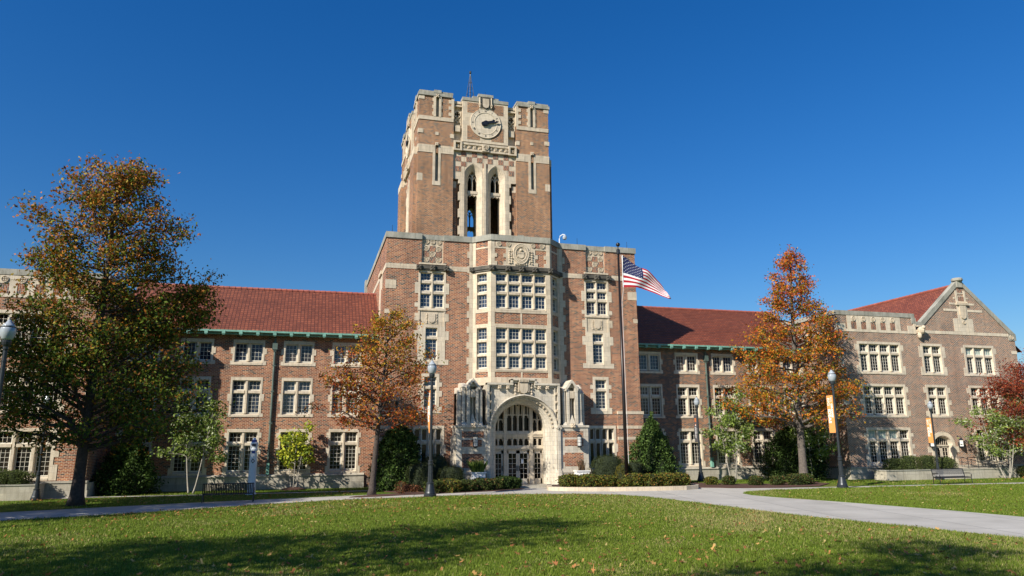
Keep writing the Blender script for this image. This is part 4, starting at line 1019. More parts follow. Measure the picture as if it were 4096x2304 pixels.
def concrete_mat():
    m, nt, b = new('pale_concrete'); g = nd(nt, 'NewGeometry'); P = g.outputs['Position']
    n1 = noise(nt, .5, 5, .6, vec=P); n3 = noise(nt, 40, 4, .7, vec=P)
    mp = nd(nt, 'Mapping'); ln(nt, P, mp.inputs[0]); mp.inputs['Rotation'].default_value = (0, 0, math.radians(-78))
    t = nd(nt, 'TexBrick'); ln(nt, mp.outputs[0], t.inputs['Vector']); t.offset = 0; t.inputs['Scale'].default_value = 1; t.inputs['Brick Width'].default_value = 3.6; t.inputs['Row Height'].default_value = 3.0; t.inputs['Mortar Size'].default_value = .028
    t.inputs['Color1'].default_value = (0, 0, 0, 1); t.inputs['Color2'].default_value = (1, 1, 1, 1)
    c = ramp(nt, n1.outputs[0], [(.3, (.37, .35, .305)), (.7, (.48, .455, .40))]).outputs[0]
    c = mixc(nt, 1.0, c, ramp(nt, t.outputs['Color'], [(0, (.95, .95, .95)), (1, (1.05, 1.05, 1.05))]).outputs[0], 'MULTIPLY')
    c = mixc(nt, 1.0, c, ramp(nt, n3.outputs[0], [(.3, (.92, .92, .92)), (.7, (1.06, 1.06, 1.06))]).outputs[0], 'MULTIPLY')
    c = mixc(nt, mathn(nt, 'MULTIPLY', t.outputs['Fac'], .8), c, (.16, .15, .14))
    ln(nt, c, b.inputs['Base Color']); b.inputs['Roughness'].default_value = .9; bump(nt, n3.outputs[0], b, .004, .5)
    return m
M['lawn'] = lawn_mat(); M['concrete'] = concrete_mat()
FRONT = [(-60, 12), (-30, 26.5), (-20, 31.4), (-11.78, 35.36), (-7.74, 36.95), (-2.28, 40.05), (2.54, 42.2), (5.52, 42.45), (7.9, 42.75), (9.8, 43.1), (12.02, 42.85), (14.2, 42.3), (15.97, 41.7), (17.3, 40.6), (18.3, 38.9), (18.65, 36.83), (19.0, 33.86), (19.2, 31), (19.6, 26.7), (20.72, 21.92), (21.45, 18.4), (22.4, 12), (24, 0), (26, -14)]
RIGHT = [(24.9, 39.0), (26.0, 40.2), (28.56, 41.0), (33.66, 41.0), (40.97, 41.1), (47.45, 40.5), (75, 39.6), (110, 38), (110, -14), (30, -14), (28.2, 12), (27.56, 23.51), (27.2, 26.53), (25.9, 32.36), (24.9, 35.7), (24.6, 37.6)]
LBED = [(2.6, 43.9), (4.13, 43.95), (5.98, 44.69), (7.93, 45.19), (10.2, 45.9), (12.05, 46.29), (13.6, 47.2), (14.2, 47.9), (14.0, 48.55), (9.3, 48.6), (9.3, 50.8), (5.2, 50.8), (5.0, 48.2), (6.0, 46.3), (3.0, 44.6)]
KERB = [(15.9, 48.5), (15.06, 45.6), (16.0, 44.7), (17.3, 44.0), (19.0, 43.45), (21.5, 43.05), (23.5, 43.1), (24.6, 43.6), (25.1, 44.4), (25.2, 45.5), (25.2, 50.6), (19.7, 50.6), (19.7, 48.5)]
RBED = [(25.3, 45.0), (26.98, 43.8), (30.19, 42.9), (33.5, 43.2), (36.2, 45.6), (36.2, 47.9), (34.3, 48.2), (32.5, 46.4), (29.59, 47.6), (28.5, 49.5), (25.3, 50.4)]
LPATH = [(-60, 15.2), (-30, 31), (-20, 36.3), (-13.35, 39.92), (-5.29, 43.26), (3.19, 43.95), (10, 46.2), (13.5, 47.2), (16, 47.8), (26, 44.5), (35.11, 42.9), (49.64, 42.3), (75, 41.5), (110, 40)]
g_ = sheet('ground', [(-600, -200), (800, -200), (800, 900), (-600, 900)], 0.0, M['lawn'])
# paving sheets: everything between the lawns (the lawns proper lie on top of it)
pav = [(-60, 10), (-60, 15.2), (-30, 31), (-20, 36.3), (-13.35, 39.92), (-5.29, 43.1), (3.2, 45.6), (8.5, 48), (12, 49.5), (17.6, 49.5), (25.3, 50.6), (25.5, 45.2), (27, 43.6), (30.2, 42.75), (35.11, 42.45), (49.64, 41.95), (75, 41.1), (110, 39.8), (110, -14.5), (-60, -14.5)]
sheet('concrete_path', pav, .012, M['concrete'])
sheet('lawn', FRONT + [(-60, -14)], .030, M['lawn'], thick=.028); sheet('lawn', RIGHT, .030, M['lawn'], thick=.028)
for nm, pl in (('narrow_path', [(-17, 49.6), (-12.4, 49.35), (-5.78, 49.1), (2.5, 49.3), (5.6, 49.5), (5.6, 50.1), (2.5, 49.9), (-5.78, 49.75), (-12.4, 50.0), (-17, 50.3)]), ('narrow_path', [(-17, 49.0), (-12.6, 48.9), (-12.6, 52), (-14.6, 52), (-17, 49.9)])):
    sheet(nm, pl, .016 if pl[0][1] > 49.3 else .020, M['concrete'])
sheet('planting_bed', LBED, .05, M['mulch'], thick=.04); sheet('planting_bed', RBED, .05, M['mulch'], thick=.04)
sheet('planting_bed', [(28.0, 49.2), (24.4, 49.6), (24.4, 53.7), (28.3, 53.7)], .045, M['mulch'], thick=.04)
kb = MB(); n = len(KERB)
for i in range(n - 1):
    (x0, y0), (x1, y1) = KERB[i], KERB[i + 1]
    if i > 9: break
    L_ = math.hypot(x1 - x0, y1 - y0); nx_, ny_ = -(y1 - y0)/L_*.3, (x1 - x0)/L_*.3
    kb.slabpoly(ID, [(x0, y0), (x1, y1), (x1 + nx_, y1 + ny_), (x0 + nx_, y0 + ny_)], -.05, .25)
o = kb.build('bed_kerb', M['stone']); tag(o, 'low curved concrete kerb round the shrub bed at the flagpole', 'kerb')
sheet('planting_bed', [(x + (20 - x)*.012, y + (47 - y)*.04) for x, y in KERB], .20, M['mulch'], thick=.19)
def mound(x, y, r, lab):
    m = MB(); m.lathe((x, y, 0), [(r, 0), (r*.7, .10), (r*.3, .16), (.02, .18)], 20); tag(m.build('mulch_mound', M['mulch'], smooth=True), lab, 'mulch mound', 'mulch mounds under the trees')
mound(-.6, 53.0, .9, 'mulch mound under the bright green multi-stemmed sapling'); mound(35.2, 47.0, 1.2, 'mulch ring round the trunk of the tall orange tree')

# ------------------------------------------------------------------ leaves and trees
def leaf_object(name, pos, size, col, parent=None, droop=None, seed=0, asp=.5):
    rng = np.random.default_rng(seed); n = len(pos)
    a = rng.normal(size=(n, 3)); a[:, 2] -= .25; a /= np.linalg.norm(a, axis=1)[:, None]
    b = rng.normal(size=(n, 3)); b -= (b*a).sum(1)[:, None]*a; b /= np.linalg.norm(b, axis=1)[:, None]
    c = np.cross(a, b)
    s = size[:, None]
    v = np.empty((n, 4, 3)); v[:, 0] = pos - a*s*.5; v[:, 2] = pos + a*s*.5; v[:, 1] = pos + b*s*asp*.5 + c*s*.10; v[:, 3] = pos - b*s*asp*.5 + c*s*.10
    return quads(name, v, col, parent)
def quads(name, v, col, parent=None, mat=None):
    n, k = v.shape[:2]
    me = bpy.data.meshes.new(name); me.vertices.add(n*k); me.vertices.foreach_set('co', v.reshape(-1).astype(np.float32))
    me.loops.add(n*k); me.loops.foreach_set('vertex_index', np.arange(n*k, dtype=np.int32))
    me.polygons.add(n); me.polygons.foreach_set('loop_start', np.arange(0, n*k, k, dtype=np.int32))
    at = me.attributes.new('tint', 'FLOAT_COLOR', 'POINT')
    cc = np.ones((n, k, 4), np.float32); cc[:, :, :3] = col[:, None, :]; at.data.foreach_set('color', cc.reshape(-1))
    me.materials.append(mat or M['leaf']); me.update(calc_edges=True)
    o = bpy.data.objects.new(name, me); COL.objects.link(o)
    if parent is not None: o.parent = parent
    return o

def interp(prof, z):
    for (z0, r0), (z1, r1) in zip(prof[:-1], prof[1:]):
        if z <= z1: return r0 + (r1 - r0)*max(0, (z - z0))/(z1 - z0 + 1e-9)
    return prof[-1][1]

def tree(label, x, y, h, prof, tr, nl, pal, lsize, per, seed, bark='bark_dark', kind='tree', lean=(0, 0), clear=None, sub=6, sig=.34, up=.55, group=None, stems=1, name='oak_tree', flare=1.5, extra=(), sublen=.30, ysq=1.0, gap=.10, pz=1.15):
    """prof = crown radius by height; limbs leave the trunk and end on that outline; leaves hang in clusters along the twigs"""
    rnd = random.Random(seed); rng = np.random.default_rng(seed)
    t = thing(name, label, kind, (x, y, 0), group=group)
    m = MB(); zb = clear if clear is not None else prof[0][0]
    clusters = []; Rmax = max(r for _, r in prof)
    H = h*.97
    for st in range(stems):
        off = (0, 0) if stems == 1 else (.16*math.cos(st*2.4), .16*math.sin(st*2.4)); sp = 0 if stems == 1 else prof[1][1]*.42
        ax = (sp*math.cos(st*2.4), sp*math.sin(st*2.4))
        hs = H*(1 if st == 0 else rnd.uniform(.72, .95))
        tp = []; rr = []
        N = 12; wob = (rnd.uniform(-1, 1), rnd.uniform(-1, 1), rnd.uniform(0, 6))
        for i in range(N + 1):
            f = i/N; z = hs*f
            k = f**.8
            px = off[0] + ax[0]*k + lean[0]*f + wob[0]*.12*math.sin(3*f + wob[2])*f*h/10; py = off[1] + ax[1]*k + lean[1]*f + wob[1]*.12*math.sin(4*f + wob[2])*f*h/10
            tp.append(Vector((px, py, z))); r = tr*(1 - .9*f)**.9*(1 if stems == 1 else .55)
            if i == 0: r *= flare
            rr.append(max(r, .012))
        tp.insert(1, tp[0].lerp(tp[1], .35)); rr.insert(1, (rr[0] + rr[1]*1.2)/2.35)
        m.tube(tp, rr, 10)
        def tpoint(z):
            for a, b in zip(tp[:-1], tp[1:]):
                if b.z >= z: return a.lerp(b, (z - a.z)/(b.z - a.z + 1e-9))
            return tp[-1]
        L = nl if stems == 1 else max(3, nl//stems)
        for i in range(L):
            f = (i + .5)/L; z0 = zb + (hs*.96 - zb)*f**pz; az = i*2.39996 + rnd.uniform(-.35, .35) + st
            p0 = tpoint(z0)
            R0 = interp(prof, z0)
            rise = R0*up*rnd.uniform(.35, 1.1)
            zt = min(z0 + rise, h)
            R = max(.25, interp(prof, zt)*rnd.uniform(.55, 1.08))
            if stems > 1: R = max(.2, R*.75)
            tip = Vector((p0.x + R*math.cos(az), p0.y + R*math.sin(az)*ysq, zt))
            mid = p0.lerp(tip, .5) + Vector((0, 0, .10*R*rnd.uniform(-.3, 1)))
            pts = [p0, p0.lerp(mid, .55) + Vector((rnd.uniform(-.05, .05)*R,)*3), mid, tip.lerp(mid, .45) + Vector((0, 0, -.03*R)), tip]
            r0 = max(.018, tr*.42*(1 - f*.75)*(1 if stems == 1 else .5))
            m.tube(pts, [r0, r0*.8, r0*.6, r0*.35, .008], 6, cap=False)
            def lp(tt):
                q = tt*(len(pts) - 1); j = min(int(q), len(pts) - 2); return pts[j].lerp(pts[j + 1], q - j)
            sb = max(3, int(round(sub*(R0/Rmax)**.6)))
            for k in range(sb):
                tt = .28 + .72*(k + rnd.random())/sb; s0 = lp(min(tt, 1))
                sl = max(.3, R0*sublen)*rnd.uniform(.6, 1.2)*(1.15 - .5*tt)
                sa = az + rnd.choice((-1, 1))*rnd.uniform(.5, 1.3); s1 = s0 + Vector((sl*math.cos(sa), sl*math.sin(sa), sl*rnd.uniform(-.35, .75)))
                m.tube([s0, s0.lerp(s1, .5) + Vector((0, 0, .04*sl)), s1], [r0*.28 + .006, r0*.16 + .005, .005], 4, cap=False)
                for q in (.45, .8, 1.05): clusters.append(s0.lerp(s1, q))
            clusters.append(tip)
        clusters.append(tp[-1]); clusters.append(tp[-1] + Vector((0, 0, -.3)))
    for (ex0, ex1) in extra:                            # stray boughs
        p0, p1 = Vector(ex0), Vector(ex1)
        m.tube([p0, p0.lerp(p1, .5) + Vector((0, 0, .2)), p1], [tr*.22, tr*.12, .01], 6, cap=False)
        for k in range(16):
            tt = .35 + .65*rnd.random(); s0 = p0.lerp(p1, tt); s1 = s0 + Vector((rnd.uniform(-1, 1), rnd.uniform(-1, 1), rnd.uniform(-.3, 1.0)))*.8
            m.tube([s0, s1], [.02, .006], 4, cap=False)
            for q in (.4, .75, 1.0): clusters.append(s0.lerp(s1, q))
    m.build('trunk', M[bark], t, smooth=True)
    C = np.array([tuple(c) for c in clusters]); nc = len(C)
    keep = rng.random(nc) > gap; C = C[keep]; nc = len(C)
    cnt = rng.poisson(per, nc); idx = np.repeat(np.arange(nc), cnt); n = len(idx)
    pos = C[idx] + rng.normal(size=(n, 3))*np.array([sig, sig, sig*.75])
    hf = np.clip(pos[:, 2]/h, 0, 1); cr = rng.random(nc)[idx]
    col = pal(pos, hf, cr, rng)
    col *= rng.uniform(.75, 1.25, (n, 1))
    leaf_object('crown', pos, lsize*rng.uniform(.65, 1.25, n), np.clip(col, 0, 1), t, seed=seed)
    return t
def pick(rng, n, cols, w):
    w = np.array(w, float)
    if w.ndim == 1: w = np.tile(w, (n, 1))
    w = np.cumsum(w/w.sum(1)[:, None], axis=1); r = rng.random((n, 1)); return np.array(cols)[(r > w).sum(1).clip(0, len(cols) - 1)]
ORA, GOL, GRN, RED, BRN, DGR = (.56, .17, .020), (.50, .28, .025), (.115, .15, .022), (.42, .065, .022), (.30, .11, .030), (.05, .075, .014)
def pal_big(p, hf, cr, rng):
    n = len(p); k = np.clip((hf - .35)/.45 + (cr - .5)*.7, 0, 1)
    return pick(rng, n, ((.46, .17, .025), (.32, .23, .028), (.26, .10, .028), (.13, .185, .022), (.045, .08, .013)), np.stack([.03 + .30*k, .12 + .26*k, .10 + .16*k, .38*(1 - k) + .20, .42*(1 - k) + .05], 1))  # leaves greener low down; darkest green there also paints the lower crown's shade
def pal_mid(p, hf, cr, rng):
    n = len(p); RED, BRN, ORA, GOL = (.38, .07, .022), (.28, .10, .028), (.46, .15, .022), (.44, .27, .025); k = np.clip((hf - .5)/.35 + (cr - .5)*.8, 0, 1)
    return pick(rng, n, (RED, BRN, ORA, GOL, GRN), np.stack([.22*(1 - k) + .02, .38*(1 - k) + .10, .25 - .05*k, .08 + .42*k, .06 + .16*k], 1))
def pal_orange(p, hf, cr, rng):
    n = len(p); k = np.clip((hf - .55)/.35 + (cr - .5)*.9, 0, 1)
    return pick(rng, n, (ORA, GOL, RED, BRN, GRN), np.stack([.40 + .0*k, .22*(1 - k) + .06, .06 + .24*k, .20 + .12*k, .26*(1 - k) + .07], 1))
def pal_red(p, hf, cr, rng): return pick(rng, len(p), ((.25, .045, .022), (.33, .075, .028), (.16, .035, .02), (.22, .10, .03)), (.4, .25, .25, .1))
def pal_pale(p, hf, cr, rng): return pick(rng, len(p), ((.21, .29, .055), (.14, .21, .04), (.44, .48, .32), (.08, .13, .028), (.30, .36, .10)), (.3, .25, .14, .16, .15))
def pal_lime(p, hf, cr, rng): return pick(rng, len(p), ((.40, .44, .04), (.27, .36, .04), (.52, .50, .05), (.13, .19, .025)), (.4, .3, .18, .12))
def pal_dark(p, hf, cr, rng): return pick(rng, len(p), ((.030, .055, .013), (.05, .085, .02), (.085, .13, .03), (.02, .035, .01)), (.35, .35, .12, .18))
def pal_holly(p, hf, cr, rng): return pick(rng, len(p), ((.045, .085, .018), (.075, .13, .028), (.13, .20, .045), (.025, .045, .012)), (.35, .32, .15, .18))
def pal_yew(p, hf, cr, rng): return pick(rng, len(p), ((.045, .060, .018), (.07, .088, .03), (.03, .042, .014)), (.4, .3, .3))
def pal_yewy(p, hf, cr, rng): return pick(rng, len(p), ((.17, .14, .02), (.11, .11, .02), (.06, .08, .02)), (.45, .35, .2))
def pal_azalea(p, hf, cr, rng): return pick(rng, len(p), ((.11, .14, .025), (.20, .19, .03), (.055, .075, .018), (.26, .13, .03), (.10, .05, .02)), (.35, .22, .25, .1, .08))
def pal_low(p, hf, cr, rng): return pick(rng, len(p), ((.06, .09, .02), (.10, .12, .03), (.035, .05, .014), (.16, .07, .03)), (.4, .25, .25, .1))
def pal_russet(p, hf, cr, rng): return pick(rng, len(p), ((.20, .07, .035), (.13, .055, .03), (.27, .13, .06)), (.4, .35, .25))
def pal_rose(p, hf, cr, rng): return pick(rng, len(p), ((.085, .115, .035), (.13, .165, .045), (.05, .07, .02)), (.45, .25, .3))

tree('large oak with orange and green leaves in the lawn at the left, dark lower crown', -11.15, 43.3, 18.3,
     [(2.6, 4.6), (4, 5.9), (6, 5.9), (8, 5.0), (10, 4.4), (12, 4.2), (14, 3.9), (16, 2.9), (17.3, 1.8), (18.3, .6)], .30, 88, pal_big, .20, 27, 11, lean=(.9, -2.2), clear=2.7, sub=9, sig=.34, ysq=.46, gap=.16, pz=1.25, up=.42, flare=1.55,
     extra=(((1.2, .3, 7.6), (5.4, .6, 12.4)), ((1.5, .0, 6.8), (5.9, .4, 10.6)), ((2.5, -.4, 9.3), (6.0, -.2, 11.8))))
tree('slender oak with rust and golden leaves left of the porch lamp', 4.0, 45.75, 11.5,
     [(3.0, 2.4), (4.2, 3.6), (5.6, 4.0), (7.5, 3.5), (9, 2.6), (10.4, 1.7), (11.5, .6)], .19, 46, pal_mid, .18, 14, 23, gap=.24, ysq=.6, lean=(.7, 0), clear=3.6, sub=7, sig=.24, up=.40, flare=1.6)
tree('tall pyramidal oak with bright orange leaves and grey trunk before the right wing', 35.3, 47.2, 18.5,
     [(3.4, 3.2), (4.8, 5.0), (6.5, 5.4), (9, 4.6), (11, 3.7), (13, 2.7), (15, 1.6), (17, .7), (18.5, .15)], .31, 72, pal_orange, .20, 25, 37, gap=.28, pz=1.3, bark='bark', lean=(.35, 0), clear=3.8, sub=8, sig=.28, up=.30, flare=1.5)
tree('dark red leafed tree at the right edge beside the gabled pavilion', 57.0, 44.0, 9.4,
     [(2.2, 4.4), (3.5, 6.0), (5.5, 6.0), (7.5, 4.6), (9, 2.4), (9.4, 1.2)], .2, 52, pal_red, .17, 34, 41, name='red_tree', clear=2.0, sub=8, sig=.36, up=.3)
tree('small pale green tree with two bare stems, left of the bench facing the building', -6.8, 51.2, 5.9, [(1.9, 1.5), (2.6, 2.1), (3.8, 1.5), (5, .9), (5.9, .3)], .09, 20, pal_pale, .22, 15, 51, bark='bark_pale', stems=2, name='small_tree', clear=1.9, sub=5, sig=.22, up=.3)
tree('bright lime green sapling with many thin stems before the left wing', -.62, 53.0, 4.7, [(1.4, .6), (2.2, 1.25), (3.4, 1.15), (4.7, .3)], .07, 18, pal_lime, .26, 9, 52, bark='bark_pale', stems=4, name='small_tree', clear=1.5, sub=4, sig=.17, up=.3)
tree('pale whitish green tree with thin stems right of the dark banner lamp', 31.6, 50.6, 7.2, [(1.9, 1.2), (3, 1.8), (4.5, 1.7), (6, 1.0), (7.2, .3)], .08, 26, pal_pale, .22, 14, 53, bark='bark_pale', stems=3, name='small_tree', clear=1.9, sub=5, sig=.22, up=.35)
tree('small green tree with a straight pale stem just right of the tall orange oak', 38.3, 50.2, 4.6, [(2.0, 1.6), (3, 2.2), (4, 1.5), (4.6, .4)], .08, 18, pal_pale, .22, 13, 54, bark='bark_pale', name='small_tree', clear=1.6, sub=5, sig=.22, up=.3)
tree('pale blossoming small tree under the red tree at the pavilion steps', 53.6, 46.6, 6.9, [(1.6, 1.8), (3, 2.8), (4.8, 2.3), (6.2, 1.2), (6.9, .3)], .09, 28, pal_pale, .21, 15, 55, bark='bark_pale', stems=3, name='small_tree', clear=1.5, sub=5, sig=.24, up=.35)
tree('leafless tree far beyond the right end of the building', 84, 66, 13.5, [(4, 2), (7, 3.4), (10, 3), (13.5, .5)], .22, 34, pal_dark, .1, 0.4, 56, name='bare_tree', clear=4, sub=7, sig=.2, up=.6)
# trees of the same lawn just outside the view, whose shade falls across the picture
for i, (x, y, h, r, lab) in enumerate(((-14.6, 13.2, 19.0, 5.8, 'oak on the lawn to the left of the viewpoint'), (-23.8, 35.9, 17.0, 5.2, 'oak beside the path beyond the left edge'), (-22.6, 31.2, 17, 4.2, 'second oak beside the path beyond the left edge'), (-21.5, 13.0, 16, 5.4, 'oak farther left on the near lawn'), (-9.5, 1.2, 22, 4.4, 'oak close to the viewpoint on its left'))):
    tree(lab, x, y, h, [(3.5, r*.5), (6, r), (h*.6, r), (h*.85, r*.6), (h, .8)], .35, 54, pal_big, .32, (8, 16, 14, 8, 9)[i], 60 + i, clear=3.4, sub=7, sig=.45, up=.4, group='lawn oaks outside the view')

# ------------------------------------------------------------------ shrubs
def shrub(name, label, cat, x, y, rx, ry, h, pal, n, ls, seed, z=0.0, top=.5, base=.8, sprig=0, group=None, asp=.5, shell=.22, rough=1.0):
    """dense evergreen: foliage filling a tapering body, uneven outline, dark inside"""
    rng = np.random.default_rng(seed); t = thing(name, label, cat, (x, y, z), group=group)
    def R(f): return np.where(f < .25, base + (1 - base)*(f/.25), (1 - ((f - .25)/.75)**(1/ max(.15, 1 - top) if top < 1 else 3)).clip(0, 1)**(.5 if top >= .5 else .8)) if top >= .45 else np.where(f < .22, base + (1 - base)*(f/.22), (1 - ((f - .22)/.78)**1.2).clip(0, 1)**.85)
    f = rng.random(n)**.9; az = rng.random(n)*2*PI
    lump = 1 + rough*(.10*np.sin(3*az + 5*f + seed) + .08*np.sin(7*az - 9*f + 2*seed) + .06*np.sin(13*f*3 + 4*az))
    rad = R(f)*lump*(1 - shell*rng.random(n)**1.6 + .05*rng.normal(size=n))
    pos = np.stack([rx*rad*np.cos(az), ry*rad*np.sin(az), h*f + .03*h*rng.normal(size=n)], 1); pos[:, 2] = pos[:, 2].clip(.02)
    cr = (.5 + .5*np.sin(4*az + 7*f))
    col = pal(pos, f, cr, rng)*rng.uniform(.65, 1.35, (n, 1))
    leaf_object('foliage', pos, ls*rng.uniform(.7, 1.3, n), np.clip(col, 0, 1), t, seed=seed, asp=asp)
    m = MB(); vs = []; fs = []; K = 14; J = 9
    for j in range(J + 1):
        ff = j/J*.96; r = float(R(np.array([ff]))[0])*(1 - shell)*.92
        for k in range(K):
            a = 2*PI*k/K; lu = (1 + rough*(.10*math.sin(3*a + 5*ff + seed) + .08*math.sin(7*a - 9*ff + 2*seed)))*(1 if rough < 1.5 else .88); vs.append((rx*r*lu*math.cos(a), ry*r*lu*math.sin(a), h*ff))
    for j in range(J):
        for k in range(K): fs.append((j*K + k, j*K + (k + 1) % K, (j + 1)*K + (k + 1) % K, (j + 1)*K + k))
    m.add(vs, fs + [tuple(range(J*K, J*K + K))]); m.build('dark_core', M['leafcore'], t, smooth=True)  # solid dark core added behind the leaves to make the shrub opaque
    if sprig:
        s = MB(); s.tube([(0, 0, h*.8), (.1, 0, h + sprig)], [.03, .008], 5); s.build('leader', M['bark'], t)
        q = rng.random(50); p2 = np.stack([.1*q + rng.normal(size=50)*.08, rng.normal(size=50)*.08, h + sprig*q], 1)
        leaf_object('sprig', p2, np.full(50, ls), pal(p2, q, q, rng), t, seed=seed + 1)
    return t
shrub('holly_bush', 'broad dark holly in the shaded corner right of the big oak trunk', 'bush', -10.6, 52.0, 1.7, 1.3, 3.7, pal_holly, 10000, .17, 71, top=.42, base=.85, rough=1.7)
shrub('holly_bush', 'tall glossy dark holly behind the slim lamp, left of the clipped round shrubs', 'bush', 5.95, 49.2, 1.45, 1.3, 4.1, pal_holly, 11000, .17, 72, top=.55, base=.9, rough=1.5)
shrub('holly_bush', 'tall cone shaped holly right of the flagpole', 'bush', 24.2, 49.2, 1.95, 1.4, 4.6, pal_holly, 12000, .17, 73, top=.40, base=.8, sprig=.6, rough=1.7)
shrub('holly_bush', 'wide very dark evergreen behind the tall orange oak', 'bush', 38.0, 51.6, 2.6, 1.6, 4.0, pal_dark, 11000, .18, 74, top=.6, base=.9, rough=1.6)
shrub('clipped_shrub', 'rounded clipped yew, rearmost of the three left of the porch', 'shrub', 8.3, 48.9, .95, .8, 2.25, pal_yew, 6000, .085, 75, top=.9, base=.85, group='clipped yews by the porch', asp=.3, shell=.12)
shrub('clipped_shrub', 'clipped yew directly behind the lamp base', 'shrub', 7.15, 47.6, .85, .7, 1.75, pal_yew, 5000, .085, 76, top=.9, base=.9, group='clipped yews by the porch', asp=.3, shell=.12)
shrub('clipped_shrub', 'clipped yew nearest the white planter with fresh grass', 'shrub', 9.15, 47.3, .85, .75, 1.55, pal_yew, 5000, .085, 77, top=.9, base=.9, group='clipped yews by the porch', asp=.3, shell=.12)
shrub('clipped_shrub', 'large round clipped yew left of the flagpole', 'shrub', 20.45, 48.4, 1.15, 1.0, 2.0, pal_yew, 7000, .085, 78, z=.1, top=.92, base=.8, group='clipped yews by the flagpole', asp=.3, shell=.12)
shrub('clipped_shrub', 'small yellowing clipped yew beside the flagpole', 'shrub', 21.0, 47.0, .55, .5, 1.4, pal_yewy, 3500, .085, 79, z=.15, top=.92, base=.9, group='clipped yews by the flagpole', asp=.3, shell=.12)
shrub('clipped_shrub', 'dark clipped yew immediately right of the flagpole', 'shrub', 22.2, 48.0, .7, .6, 1.5, pal_yew, 3500, .085, 80, z=.15, top=.9, base=.9, group='clipped yews by the flagpole', asp=.3, shell=.12)
hl = ['left end of the row before the flagpole', 'second from the left in the row before the flagpole', 'third from the left in the row, just left of the flagpole', 'in front of the flagpole foot', 'just right of the flagpole foot, in the kerbed bed', 'second to the right of the flagpole', 'third to the right of the flagpole', 'right end of the kerbed bed']
for i, (x, y, rx, h) in enumerate(((16.7, 45.9, .75, .78), (17.7, 45.2, .78, .8), (18.75, 45.0, .72, .74), (19.8, 44.5, .45, .5), (20.6, 44.5, .7, .85), (21.65, 44.35, .72, .8), (22.7, 44.3, .7, .85), (23.7, 44.4, .72, .82))):
    shrub('azalea_bush', 'low yellow green azalea, ' + hl[i], 'bush', x, y, rx, .6, h, pal_azalea, 2200, .12, 90 + i, z=.18, top=.9, base=.9, group='azaleas in the kerbed bed')
hl = ['beside the lamp base', 'second from the lamp base', 'below the white planter with fresh grass', 'just right of the white planter with fresh grass', 'under the left door', 'under the middle doors', 'at the path corner, right end of the left bed']
for i, (x, y, rx, h, pl) in enumerate(((7.7, 45.7, .55, .75, pal_low), (8.7, 46.0, .8, .8, pal_azalea), (9.9, 46.5, .7, .7, pal_low), (11.0, 47.0, .75, .75, pal_low), (11.9, 47.4, .7, .7, pal_low), (12.7, 47.8, .65, .8, pal_dark), (13.4, 48.1, .55, .72, pal_dark))):
    shrub('low_shrub', 'low dark leafed shrub ' + hl[i], 'bush', x, y, rx, .55, h, pl, 2000, .12, 100 + i, z=.03, top=.85, base=.85, group='shrubs in the left bed')
hl = ['reddish brown low shrub at the right end of the kerb', 'small shrub at the foot of the dark banner lamp', 'small shrub just right of the dark banner lamp', 'green shrub left of the pale thin-stemmed tree', 'green shrub below the pale thin-stemmed tree', 'widest green shrub in the mulch strip', 'shrub with red tips nearest the orange oak trunk']
for i, (x, y, rx, h, pl) in enumerate(((25.3, 47.0, .6, .6, pal_russet), (27.7, 47.2, .45, .55, pal_azalea), (28.7, 46.6, .45, .6, pal_low), (30.2, 45.6, .5, .62, pal_low), (31.6, 45.2, .5, .62, pal_low), (32.95, 44.8, .85, .75, pal_low), (34.0, 45.2, .55, .72, pal_low))):
    shrub('low_shrub', hl[i], 'bush', x, y, rx, .45, h, pl, 1400, .11, 110 + i, z=.03, top=.85, base=.8, group='shrubs in the right mulch strip', shell=.4)
shrub('low_shrub', 'wispy dry brown plant left of the lamp with the edge-on banner', 'bush', 5.75, 45.6, .4, .35, .75, pal_russet, 500, .10, 120, top=.9, base=.4, asp=.2, shell=.8)
shrub('low_shrub', 'russet ground shrub at the foot of the tall glossy holly', 'bush', 6.6, 47.3, .7, .5, .5, pal_russet, 1200, .10, 121, top=.8, base=.9)
shrub('low_shrub', 'low green shrub right of the pavilion steps', 'bush', 57.2, 47.3, 1.4, .7, .95, pal_low, 3000, .12, 122, top=.9, base=.9)

def grass_clump(name, label, cat, x, y, z, rx, ry, h, n, cols, seed, lean=.5, group=None, parent=None):
    rng = np.random.default_rng(seed); t = parent or thing(name, label, cat, (x, y, z), group=group)
    bx = rng.uniform(-1, 1, n)*rx; by = rng.uniform(-1, 1, n)*ry; hh = h*rng.uniform(.55, 1.05, n); a = rng.random(n)*2*PI; l = hh*lean*rng.random(n); w = .014 + .01*rng.random(n)
    v = np.zeros((n, 4, 3)); dx, dy = np.cos(a), np.sin(a)
    for k, (s, q, zz) in enumerate(((-1, 0, 0), (1, 0, 0), (.9, .45, .62), (0, 1, 1))):
        v[:, k, 0] = bx + dx*l*q - dy*w*s; v[:, k, 1] = by + dy*l*q + dx*w*s; v[:, k, 2] = hh*zz
    col = np.array(cols)[rng.integers(0, len(cols), n)]*rng.uniform(.7, 1.3, (n, 1))
    if parent is not None: v[:, :, 0] += x; v[:, :, 1] += y; v[:, :, 2] += z
    quads('grass' if parent is not None else 'blades', v, np.clip(col, 0, 1), t)
    return t
grass_clump('ornamental_grass', 'fresh green arching grass in the left white planter', 'plant', XC - 3.45, 48.75, 1.07, .4, .16, .85, 420, ((.14, .22, .04), (.22, .30, .06), (.08, .13, .03)), 130, .75)
grass_clump('ornamental_grass', 'sparse dry brown grass in the right white planter', 'plant', XC + 3.95, 48.75, 1.07, .25, .12, .95, 60, ((.20, .13, .07), (.14, .09, .05)), 131, .35)

